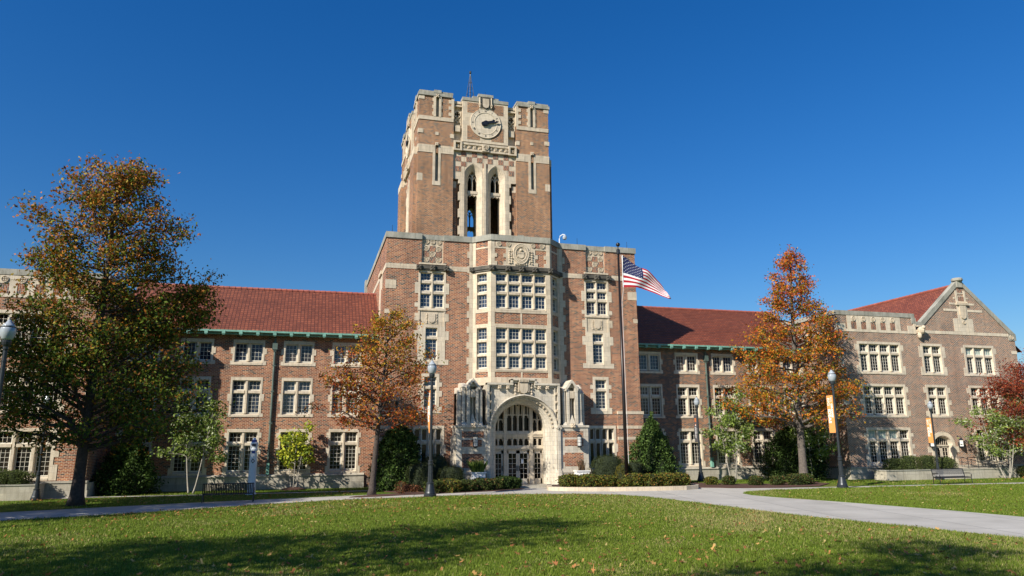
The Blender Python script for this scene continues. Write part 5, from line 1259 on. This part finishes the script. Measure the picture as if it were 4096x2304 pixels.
def planter_wall(label, x0, x1, y0, y1, h, seed, plants, clab):
    t = thing('stone_planter', label, 'planter', ((x0 + x1)/2, y0, 0), world=True)
    m = MB(); F = ID
    m.box(F, x0, x1, y0, y0 + .3, -.2, h - .07); m.box(F, x0, x0 + .3, y0 + .3, y1, -.2, h - .07); m.box(F, x1 - .3, x1, y0 + .3, y1, -.2, h - .07)
    m.build('wall', M['plinth'], t)
    c = MB(); c.box(F, x0 - .04, x1 + .04, y0 - .04, y0 + .34, h - .07, h); c.box(F, x0 - .04, x0 + .34, y0 + .34, y1, h - .07, h); c.box(F, x1 - .34, x1 + .04, y0 + .34, y1, h - .07, h); c.build('coping', M['coping'], t)
    s = MB(); s.box(F, x0 + .3, x1 - .3, y0 + .3, y1, h - .2, h - .1); s.build('soil', M['mulch'], t)
    for i, (px, rx, hh) in enumerate(plants):
        shrub('rosemary_bush', clab[i], 'bush', px, (y0 + y1)/2, rx, (y1 - y0)*.42, hh, pal_rose, 2600, .16, seed + i, z=h - .12, top=.9, base=.9, asp=.18, shell=.5, group='feathery bushes in the stone planters')
planter_wall('pale stone planter box at the left edge of the lawn below the tall windows', -20.5, -14.55, 48.3, 49.8, .87, 140, ((-18.8, 1.1, .95), (-17.2, 1.1, 1.0), (-15.9, .9, .85)), ['feathery bush at the far left of the left planter', 'feathery bush in the middle of the left planter', 'feathery bush at the near right end of the left planter'])
planter_wall('long pale stone planter wall behind the right bench', 43.0, 50.2, 47.6, 48.9, .77, 150, ((44.4, 1.0, .95), (45.9, 1.0, 1.15), (47.6, 1.0, 1.15), (49.3, 1.0, 1.0)), ['feathery bush at the left end of the long planter', 'feathery bush left of the planter lamp', 'feathery bush right of the planter lamp', 'feathery bush nearest the steps'])
def steps():
    t = thing('entrance_steps', 'stone steps and landing wall with iron handrails below the arched doorway', 'steps', (53, 47.6, 0), world=True)
    m = MB(); m.box(ID, 50.25, 56.0, 47.6, 47.9, -.1, .70); m.box(ID, 50.2, 54.0, 47.95, 49.85, -.1, .80)
    for k in range(5): m.box(ID, 54.0 + k*.33, 54.33 + k*.33, 47.95, 49.85, -.1, .70 - k*.15)
    m.box(ID, 50.2, 56.05, 47.56, 47.94, .70, .77); m.build('stone_steps', M['plinth'], t)
    r = MB()
    for y in (47.85, 49.4):
        pts = [(51.2, y, 1.65), (52.2, y, 1.62), (54.6, y, 1.1), (55.9, y, .95), (56.0, y, .1)]
        r.tube(pts, .028, 6); r.tube([(p[0], p[1], p[2] - .38) for p in pts[1:4]], .02, 6)
        for x, z in ((51.2, 1.65), (52.2, 1.62), (53.2, 1.4), (54.6, 1.1)): r.tube([(x, y, .1), (x, y, z)], .022, 6)
    r.build('handrail', M['iron'], t)
steps()

# ------------------------------------------------------------------ street furniture
def make_lamp(x, y, sc, label):
    t = thing('street_lamp', label, 'street lamp', (x, y, .03), group='street lamps along the paths'); t.scale = (sc, sc, sc)
    m = MB()
    m.lathe((0, 0, 0), [(.36, 0), (.36, .13), (.32, .17), (.32, .22), (.29, .30), (.24, .52), (.20, .70), (.215, .73), (.215, .78), (.17, .82)], 20)
    m.build('base', M['iron'], t, smooth=False)
    m = MB(); m.lathe((0, 0, 0), [(.155, .80), (.125, 1.75)], 24, flute=.10); m.lathe((0, 0, 0), [(.125, 1.75), (.16, 1.79), (.16, 1.87), (.12, 1.91), (.15, 1.95), (.15, 2.0), (.095, 2.06)], 16)
    m.lathe((0, 0, 0), [(.088, 2.04), (.078, 6.60)], 12); m.lathe((0, 0, 0), [(.078, 6.55), (.10, 6.62), (.10, 6.70), (.15, 6.78), (.17, 6.88), (.17, 6.93), (.12, 6.98)], 14)
    for z in (3.45, 6.12): m.lathe((0, 0, 0), [(.098, z), (.098, z + .05)], 12)
    m.build('pole', M['iron'], t)
    g = MB(); g.lathe((0, 0, 0), [(.15, 6.96), (.20, 7.02), (.255, 7.15), (.275, 7.28), (.268, 7.40), (.25, 7.45)], 20)
    g.lathe((0, 0, 0), [(.25, 7.47), (.20, 7.55), (.12, 7.63), (.075, 7.70), (.06, 7.74)], 20); g.build('globe', M['globe'], t, smooth=True)
    f = MB(); f.lathe((0, 0, 0), [(.262, 7.445), (.262, 7.475)], 20); f.lathe((0, 0, 0), [(.05, 7.73), (.035, 7.78), (.015, 7.86)], 8); f.build('finial', M['iron'], t)
    return t
LAMPS = [(6.99, 42.5, 1.0, 'dark street lamp with orange banner seen edge-on, left of the porch'), (33.5, 41.0, .98, 'dark street lamp with orange banner in front of the tall orange oak'), (29.75, 52.2, .83, 'dark street lamp with the dark grey banner before the right wing'),
         (47.5, 47.2, .775, 'dark street lamp rising from the long planter by the right bench'), (5.9, 50.35, .83, 'slim dark street lamp in front of the tall glossy holly'), (-14.4, 48.0, .76, 'dark street lamp beside the left planter, behind the oak branches'), (-11.25, 32.0, 1.0, 'street lamp cut by the left edge, its bright globe highest at the left')]
lamp0 = None
for i, (x, y, sc, lab) in enumerate(LAMPS):
    if lamp0 is None: lamp0 = o = make_lamp(x, y, sc, lab)
    else:
        o = copy_tree(lamp0); o.location = (x, y, .03); o.scale = (sc, sc, sc); o['label'] = lab
def text_mesh(body, size, bold=0.0, space=1.0):
    cu = bpy.data.curves.new('lettering', 'FONT'); cu.body = body; cu.size = size; cu.offset = bold; cu.space_character = space; cu.extrude = 0; cu.resolution_u = 3
    ob = bpy.data.objects.new('lettering_tmp', cu); COL.objects.link(ob)
    me = bpy.data.meshes.new_from_object(ob.evaluated_get(bpy.context.evaluated_depsgraph_get()))
    v = [tuple(q.co) for q in me.vertices]; f = [tuple(p.vertices) for p in me.polygons]
    bpy.data.objects.remove(ob); return v, f
def banner(lamp, label, cloth, lines, side=-1, emblem=False, bow=0.0):
    x, y, sc, _ = LAMPS[lamp]
    t = thing('banner', label, 'banner', (x, y, .03), group='banners hanging from the street lamps'); t.scale = (sc, sc, sc)
    W0, W1, Z0, Z1 = .11, .74, 3.56, 6.06
    def bx(yy, z): return bow*(math.sin(PI*(z - Z0)/(Z1 - Z0)))*(yy - W0)/(W1 - W0)
    m = MB(); n = 12; vs = []; fs = []
    for s in (-1, 1):
        for i in range(n + 1):
            z = Z0 + (Z1 - Z0)*i/n
            for yy in (W0, (W0 + W1)/2, W1): vs.append((bx(yy, z) + s*.004, yy, z))
    for s in range(2):
        for i in range(n):
            for j in range(2):
                b = s*(n + 1)*3 + i*3 + j; fs.append((b, b + 1, b + 4, b + 3))
    m.add(vs, fs); m.build('cloth', M[cloth], t, smooth=True)
    a = MB(); 
    for z in (Z0 - .01, Z1 + .01): a.tube([(0, .05, z), (0, W1 + .04, z)], .016, 6)
    a.build('bracket', M['iron'], t)
    for body, size, ztop, yb, bold in lines:
        v, f = text_mesh(body, size, bold); l = MB(); d = -side
        pts = []
        for px, py, _ in v:
            yy = yb + (-py if side < 0 else py); z = ztop - px
            pts.append((bx(yy, z) + side*.012, yy, z))
        l.add(pts, f); l.build('lettering', M['lettering'], t)
    if emblem:
        e = MB(); e.disc(Frame(0, 0, -90), -.45, 5.15, [(.10, side*.012 if 0 else -.010), (0, -.012)], 16); e.build('emblem', M['emblem'], t)
        e = MB(); e.disc(Frame(0, 0, -90), -.43, 5.11, [(.065, -.014), (0, -.016)], 12); e.build('emblem', M['lettering'], t)
        e = MB()
        for k in range(4): e.box(Frame(0, 0, -90), -.6, -.28, -.010, -.008, 5.42 + k*.10, 5.48 + k*.10)
        e.build('emblem', M['emblem'], t)
    return t
IDEAS = [('BIG ', .22, 5.95, .42, 0), ('ORANGE', .22, 5.47, .42, .012), ('BIG ', .34, 5.82, .68, 0), ('IDEAS', .34, 5.08, .68, .010)]
IDEAS = [('BIG', .20, 5.93, .36, 0), ('ORANGE', .225, 5.50, .36, .013), ('BIG', .35, 5.90, .68, .002), ('IDEAS', .36, 5.14, .68, .014)]
banner(0, 'orange banner seen almost edge-on, on the lamp left of the porch', 'orange', IDEAS, bow=-.10)
banner(1, 'orange banner with white lettering on the lamp before the orange oak', 'orange', IDEAS)
banner(2, 'dark grey banner with JOURNEY lettering on the lamp before the right wing', 'greycloth', [('JOIN THE', .13, 4.88, .30, 0), ('JOURNEY', .25, 4.95, .56, .004)], emblem=True)
banner(3, 'orange banner with white lettering on the lamp in the long planter', 'orange', IDEAS)
banner(5, 'orange banner on the lamp behind the oak branches, mostly hidden', 'orange', [('BIG', .33, 5.86, .3, 0), ('IDEAS', .33, 5.1, .3, .009)], side=1)

def bench(x, y, rz, L, label):
    t = thing('bench', label, 'bench', (x, y, .03), group='black slatted benches', rz=rz)
    s = MB(); n = int(L/.085)
    for k in range(n):
        u = -L/2 + .08 + (L - .16)*k/(n - 1)
        s.tube([(u, .36, .96), (u, .27, .60), (u, .22, .47), (u, .10, .43), (u, -.22, .44), (u, -.27, .40)], .03, 4)
    s.build('slats', M['black'], t)
    f = MB(); f.tube([(-L/2, .36, .97), (L/2, .36, .97)], .028, 6); f.tube([(-L/2, .24, .44), (L/2, .24, .44)], .025, 6); f.tube([(-L/2, -.26, .41), (L/2, -.26, .41)], .028, 6); f.build('rails', M['black'], t)
    for sg in (-1, 1):
        u = sg*L/2
        a = MB(); a.tube([(u, .37, .98), (u, .24, .44), (u, .30, 0)], .028, 6); a.tube([(u, .30, .68), (u, .0, .70), (u, -.26, .69), (u, -.33, .60), (u, -.28, .42), (u, -.33, 0)], .026, 6); a.tube([(u, .24, .42), (u, -.28, .42)], .024, 6)
        a.build('end_frame', M['black'], t)
    return t
bench(-3.75, 42.45, PI, 2.5, 'black slatted bench seen from behind, beside the white emergency column')
bench(43.85, 42.45, 0, 2.75, 'black slatted bench facing the viewer before the long stone planter')

def phone():
    t = thing('emergency_column', 'tall white emergency column with blue bands behind the left bench', 'emergency phone', (-3.05, 49.2, 0))
    m = MB(); m.lathe((0, 0, 0), [(.34, 0), (.31, .04), (.24, .1), (.225, 2.45)], 20); m.lathe((0, 0, 0), [(.24, 2.62), (.24, 2.72), (.225, 2.76), (.225, 2.84), (.24, 2.88), (.24, 3.1), (.20, 3.15)], 20); m.lathe((0, 0, 0), [(.12, 3.27), (.14, 3.30), (.05, 3.42)], 12); m.build('column', M['phone'], t)
    b = MB(); b.lathe((0, 0, 0), [(.20, 2.44), (.20, 2.64)], 18); b.build('clear_band', M['lampglass'], t)
    b = MB(); b.lathe((0, 0, 0), [(.16, 3.14), (.16, 3.28)], 16); b.box(ID, -.09, .09, -.215, -.1, 2.47, 2.62); b.build('blue_light', M['blue'], t)
    b = MB(); F = Frame(0, -.235); b.prism(F, [(-.12, 2.0), (0, 1.85), (.12, 2.0), (0, 2.15)], 0, .03); b.box(ID, -.12, .14, -.25, -.2, 2.9, 3.04); b.build('sign', M['greycloth'], t)
    b = MB(); b.prism(F, [(-.07, 2.0), (0, 1.92), (.07, 2.0), (0, 2.08)], -.006, .03); b.build('symbol', M['phone'], t)
phone()

def flagpole():
    x, y = 20.93, 46.5
    t = thing('flagpole', 'tall dark bronze flagpole with ball finial in the kerbed bed', 'flagpole', (x, y, .1))
    m = MB(); m.tube([(0, 0, 0), (0, 0, 5), (0, 0, 16.2)], [.125, .115, .07], 14); m.lathe((0, 0, 0), [(.2, 0), (.17, .08), (.13, .14)], 14); m.build('pole', M['bronze'], t, smooth=True)
    m = MB(); m.lathe((0, 0, 0), [(.11, 16.05), (.13, 16.08), (.13, 16.38), (.10, 16.42), (.03, 16.45), (.03, 16.62)], 14); m.build('truck', M['black'], t)
    m = MB(); m.ball((0, 0, 16.77), .15, 16, 10); m.build('finial_ball', M['black'], t, smooth=True)
    m = MB(); m.tube([(.12, -.03, 16.1), (.26, -.03, 15.75), (.26, -.03, 13.4), (.13, -.06, 12.6), (.13, -.12, 1.5)], .012, 5); m.build('halyard', M['lettering'], t)
flagpole()
def flag():
    x0, y0 = 21.22, 46.45
    t = thing('flag', 'American flag with stars and stripes blowing to the right of the flagpole', 'flag', (x0, y0, 14.9), world=True)
    top = [(0, 16.10), (.35, 15.90), (.72, 15.66), (1.08, 15.44), (1.42, 15.25), (1.85, 15.08), (2.25, 14.80), (2.62, 14.52), (2.92, 14.26), (3.16, 13.98), (3.26, 13.72)]
    bot = [(-.02, 13.74), (.35, 13.75), (.72, 13.75), (1.08, 13.77), (1.45, 13.76), (1.85, 13.66), (2.20, 13.50), (2.60, 13.33), (2.95, 13.16), (3.25, 13.05), (3.55, 13.06)]
    NU, NV = 60, 39
    def samp(c, u):
        q = u*(len(c) - 1); j = min(int(q), len(c) - 2); f = q - j; return c[j][0]*(1 - f) + c[j + 1][0]*f, c[j][1]*(1 - f) + c[j + 1][1]*f
    def P(u, v, off=0):
        a, b = samp(top, u), samp(bot, u)
        px = b[0]*(1 - v) + a[0]*v; pz = b[1]*(1 - v) + a[1]*v
        amp = .05 + .14*u
        d = amp*math.sin(9*u + 3.2*(1 - v)) + .05*u*math.sin(19*u - 5*v) + .15*u*(v - .5)
        px += .06*u*math.sin(7*v + 8*u); pz += .035*math.sin(11*u + 2*v)*min(1, 4*u)
        return (x0 + px, y0 + d - off, pz)
    cols = (([], []), ([], []), ([], []))
    m = MB(); vs = [P(i/NU, j/NV) for j in range(NV + 1) for i in range(NU + 1)]; fs = []; mi = []
    for j in range(NV):
        for i in range(NU):
            fs.append((j*(NU + 1) + i, j*(NU + 1) + i + 1, (j + 1)*(NU + 1) + i + 1, (j + 1)*(NU + 1) + i))
            stripe = j//3; mi.append(2 if (stripe >= 6 and i < NU*.41) else (0 if stripe % 2 == 0 else 1))
    m.add(vs, fs); m.mi = mi
    m.build('cloth', [plain('flag_red', (.42, .010, .018), .7, var=.04), plain('flag_white', (.80, .79, .78), .7, var=.03), plain('flag_blue', (.014, .018, .085), .7, var=.05)], t, smooth=True)
    s = MB()
    for r in range(9):
        k = 6 if r % 2 == 0 else 5
        for c in range(k):
            u = .41*((c + .5)/6 + (0 if k == 6 else .5/6)); v = 6/13 + (7/13)*(r + .7)/9.4
            for sg in (.008, -.008):
                pts = []
                for q in range(10):
                    a = PI/2 + q*PI/5; rr = (.012 if q % 2 == 0 else .005)
                    pts.append(P(u + rr*math.cos(a), v + rr*1.55*math.sin(a), sg))
                pts.append(P(u, v, sg)); b = len(s.v); s.add(pts, [(10, q, (q + 1) % 10) for q in range(10)])
    s.build('stars', M['lettering'], t)
    h = MB(); h.tube([P(0, 0), P(0, .5), P(0, 1)], .03, 6); h.build('hoist_edge', M['lettering'], t)
flag()

# ------------------------------------------------------------------ grass blades and fallen leaves
def inside(px, py, poly):
    r = np.zeros(len(px), bool); n = len(poly)
    for i in range(n):
        x0, y0 = poly[i]; x1, y1 = poly[(i + 1) % n]
        c = ((y0 > py) != (y1 > py)); xx = (x1 - x0)*(py - y0)/(y1 - y0 + 1e-12) + x0; r ^= c & (px < xx)
    return r
rng = np.random.default_rng(5)
def lawn_points(n, ylo, yhi, power):
    u = rng.random(n); y = ylo + (yhi - ylo)*u**power; x = y*(-.40 + 1.68*rng.random(n)) + (rng.random(n) - .5)*14     # the wedge of ground in view
    return x, y
FR2 = FRONT + [(-60, -14)]
BACK = [[(-60, 15.4), (-30, 31.2), (-20, 36.5), (-13.35, 40.1), (-5.29, 43.3), (3, 45.7), (2.6, 49.0), (-5.7, 48.9), (-14, 48.4), (-16, 48), (-60, 48)], [(-14, 50.2), (-5.7, 49.9), (3, 50.1), (5, 53), (-12, 53.6)], [(35.3, 42.7), (49.6, 42.3), (75, 41.5), (80, 47.3), (43, 47.3), (41.5, 49.6), (36.5, 50), (36, 46)], [(26, 50.2), (30, 48), (35, 48.5), (36, 51), (40, 53.5), (28, 53.5)]]
x1, y1 = lawn_points(800000, 12.5, 44, 1.35)
x2, y2 = lawn_points(60000, 38, 53, 1.0)
k = inside(x1, y1, FR2) | inside(x1, y1, RIGHT)
k2 = np.zeros(len(x2), bool)
for b_ in BACK: k2 |= inside(x2, y2, b_)
X_ = np.concatenate([x1[k], x2[k2]]); Y_ = np.concatenate([y1[k], y2[k2]]); n = len(X_)
def fnoise(x, y, s, ph): return np.sin(x*s + ph) * np.cos(y*s*1.3 + ph*2) + .5*np.sin(x*s*2.3 - y*s*1.7 + ph*3) + .3*np.cos(x*s*4.1 + y*s*3.1 + ph)
q = fnoise(X_, Y_, .22, 1.0) + .5*fnoise(X_, Y_, .9, 2.0); dry = np.clip((q - .5)/1.2, 0, 1)*.65 + .06
dry += np.clip(1 - np.abs(X_ - 18.0 + (Y_ - 26)*.15)/5.5, 0, 1)*.5
g1, g2, g3 = np.array((.115, .18, .020)), np.array((.205, .26, .032)), np.array((.40, .34, .14))
mix = rng.random((n, 1)); col = g1*(1 - mix) + g2*mix
isdry = (rng.random(n) < dry*.62)[:, None]; col = np.where(isdry, g3, col)*rng.uniform(.7, 1.3, (n, 1))
hh = rng.uniform(.035, .085, n)*(1 + .25*fnoise(X_, Y_, 1.4, .5).clip(-1, 1)); a = rng.random(n)*2*PI; l = hh*rng.uniform(.2, .9, n); w = .004 + Y_*.00028
v = np.zeros((n, 3, 3)); dx, dy = np.cos(a), np.sin(a)
tx, ty = -np.ones(n)*.25, np.ones(n)
v[:, 0, 0] = X_ - dy*w; v[:, 0, 1] = Y_ + dx*w; v[:, 1, 0] = X_ + dy*w; v[:, 1, 1] = Y_ - dx*w; v[:, 2, 0] = X_ + dx*l; v[:, 2, 1] = Y_ + dy*l; v[:, 2, 2] = hh
v[:, :, 2] += np.where(np.arange(n) < k.sum(), .028, 0.0)[:, None]
o = quads('grass', v, np.clip(col, 0, 1)); tag(o, 'short green lawn grass with dry tan patches', 'grass', kind='stuff')
# fallen oak leaves: small lobed shapes lying on the lawns
nl_ = 2100; xl, yl = lawn_points(nl_*2, 13, 44, 1.0); kk = inside(xl, yl, FR2) | inside(xl, yl, RIGHT); xl, yl = xl[kk], yl[kk]
# thicker near the trees and along the far edge of the lawn
xb = np.concatenate([rng.uniform(-8, 14, 1500), rng.uniform(-16, 8, 700), rng.uniform(34, 56, 200)]); yb = np.concatenate([rng.uniform(33, 43, 1500), rng.uniform(43.5, 48.5, 700), rng.uniform(42.5, 47, 200)])
kb_ = inside(xb, yb, FR2)
for b_ in BACK: kb_ |= inside(xb, yb, b_)
xl = np.concatenate([xl, xb[kb_]]); yl = np.concatenate([yl, yb[kb_]]); n = len(xl)
m12 = 10; ang = np.linspace(0, 2*PI, m12, endpoint=False); lob = np.where(np.arange(m12) % 2 == 0, 1.0, .38); lob[0] = 1.35; lob[5] = .9
s = rng.uniform(.038, .078, n)*(.85 + .25*(yl < 22)); ro = rng.random(n)*2*PI; ti = rng.normal(size=(n, 2))*.45
v = np.zeros((n, m12, 3))
for j in range(m12):
    lx = np.cos(ang[j])*lob[j]*s; ly = np.sin(ang[j])*lob[j]*s*.75
    v[:, j, 0] = xl + lx*np.cos(ro) - ly*np.sin(ro); v[:, j, 1] = yl + lx*np.sin(ro) + ly*np.cos(ro); v[:, j, 2] = .085 + lx*ti[:, 0] + ly*ti[:, 1] + .25*(lx**2 + ly**2)/s
col = pick(rng, n, ((.42, .19, .07), (.30, .12, .045), (.50, .30, .10), (.16, .06, .03), (.45, .36, .14)), (.3, .25, .18, .12, .15))*rng.uniform(.75, 1.25, (n, 1))
o = quads('fallen_leaves', v, np.clip(col, 0, 1)); tag(o, 'brown and orange oak leaves scattered over the lawns', 'fallen leaves', kind='stuff')

# ------------------------------------------------------------------ sky, sun, camera
SUN = Vector((-1.66, -1.0, 1.27)).normalized()
wd = bpy.data.worlds.new('World'); S.world = wd; wd.use_nodes = True; nt = wd.node_tree; nt.nodes.clear()
sky = nt.nodes.new('ShaderNodeTexSky'); sky.sky_type = 'NISHITA'; sky.sun_disc = False
sky.sun_elevation = math.asin(SUN.z); sky.sun_rotation = math.atan2(SUN.x, SUN.y)
sky.altitude = 300; sky.air_density = 1.5; sky.dust_density = .4; sky.ozone_density = 10.0
bg = nt.nodes.new('ShaderNodeBackground'); bg.inputs[1].default_value = .075; hs = nt.nodes.new('ShaderNodeHueSaturation'); hs.inputs['Saturation'].default_value = 1.2; hs.inputs['Hue'].default_value = .509; ow_ = nt.nodes.new('ShaderNodeOutputWorld')
nt.links.new(sky.outputs[0], hs.inputs['Color']); nt.links.new(hs.outputs[0], bg.inputs[0]); nt.links.new(bg.outputs[0], ow_.inputs[0])
ld = bpy.data.lights.new('sun', 'SUN'); ld.energy = 4.7; ld.angle = math.radians(.53); ld.color = (1.0, .93, .82)
lo = bpy.data.objects.new('sun', ld); COL.objects.link(lo); lo.rotation_euler = (-SUN).to_track_quat('-Z', 'Y').to_euler(); lo.location = (-40, -20, 40)
cd = bpy.data.cameras.new('camera'); co = bpy.data.objects.new('camera', cd); COL.objects.link(co); S.camera = co
cd.sensor_width = 36; cd.lens = 36*2909.34/4096; cd.clip_end = 3000; cd.clip_start = .1
yaw, pitch, roll = (math.radians(a) for a in (15.6375, 12.0212, -.3610))
fw = Vector((math.sin(yaw)*math.cos(pitch), math.cos(yaw)*math.cos(pitch), math.sin(pitch))); r = Vector((math.cos(yaw), -math.sin(yaw), 0)); u = r.cross(fw)
r2 = r*math.cos(roll) + u*math.sin(roll); u2 = u*math.cos(roll) - r*math.sin(roll)
co.matrix_world = Matrix(((r2.x, u2.x, -fw.x, 0), (r2.y, u2.y, -fw.y, 0), (r2.z, u2.z, -fw.z, 3.0), (0, 0, 0, 1)))
S.render.engine = 'CYCLES'; S.render.resolution_x = 1024; S.render.resolution_y = 576
S.cycles.use_denoising = True; S.cycles.max_bounces = 6; S.cycles.diffuse_bounces = 3; S.cycles.transmission_bounces = 3; S.cycles.transparent_max_bounces = 4
vs_ = S.view_settings; vs_.view_transform = 'Standard'; vs_.look = 'None'; vs_.exposure = 0.59; vs_.gamma = 1.0
bpy.context.view_layer.update()
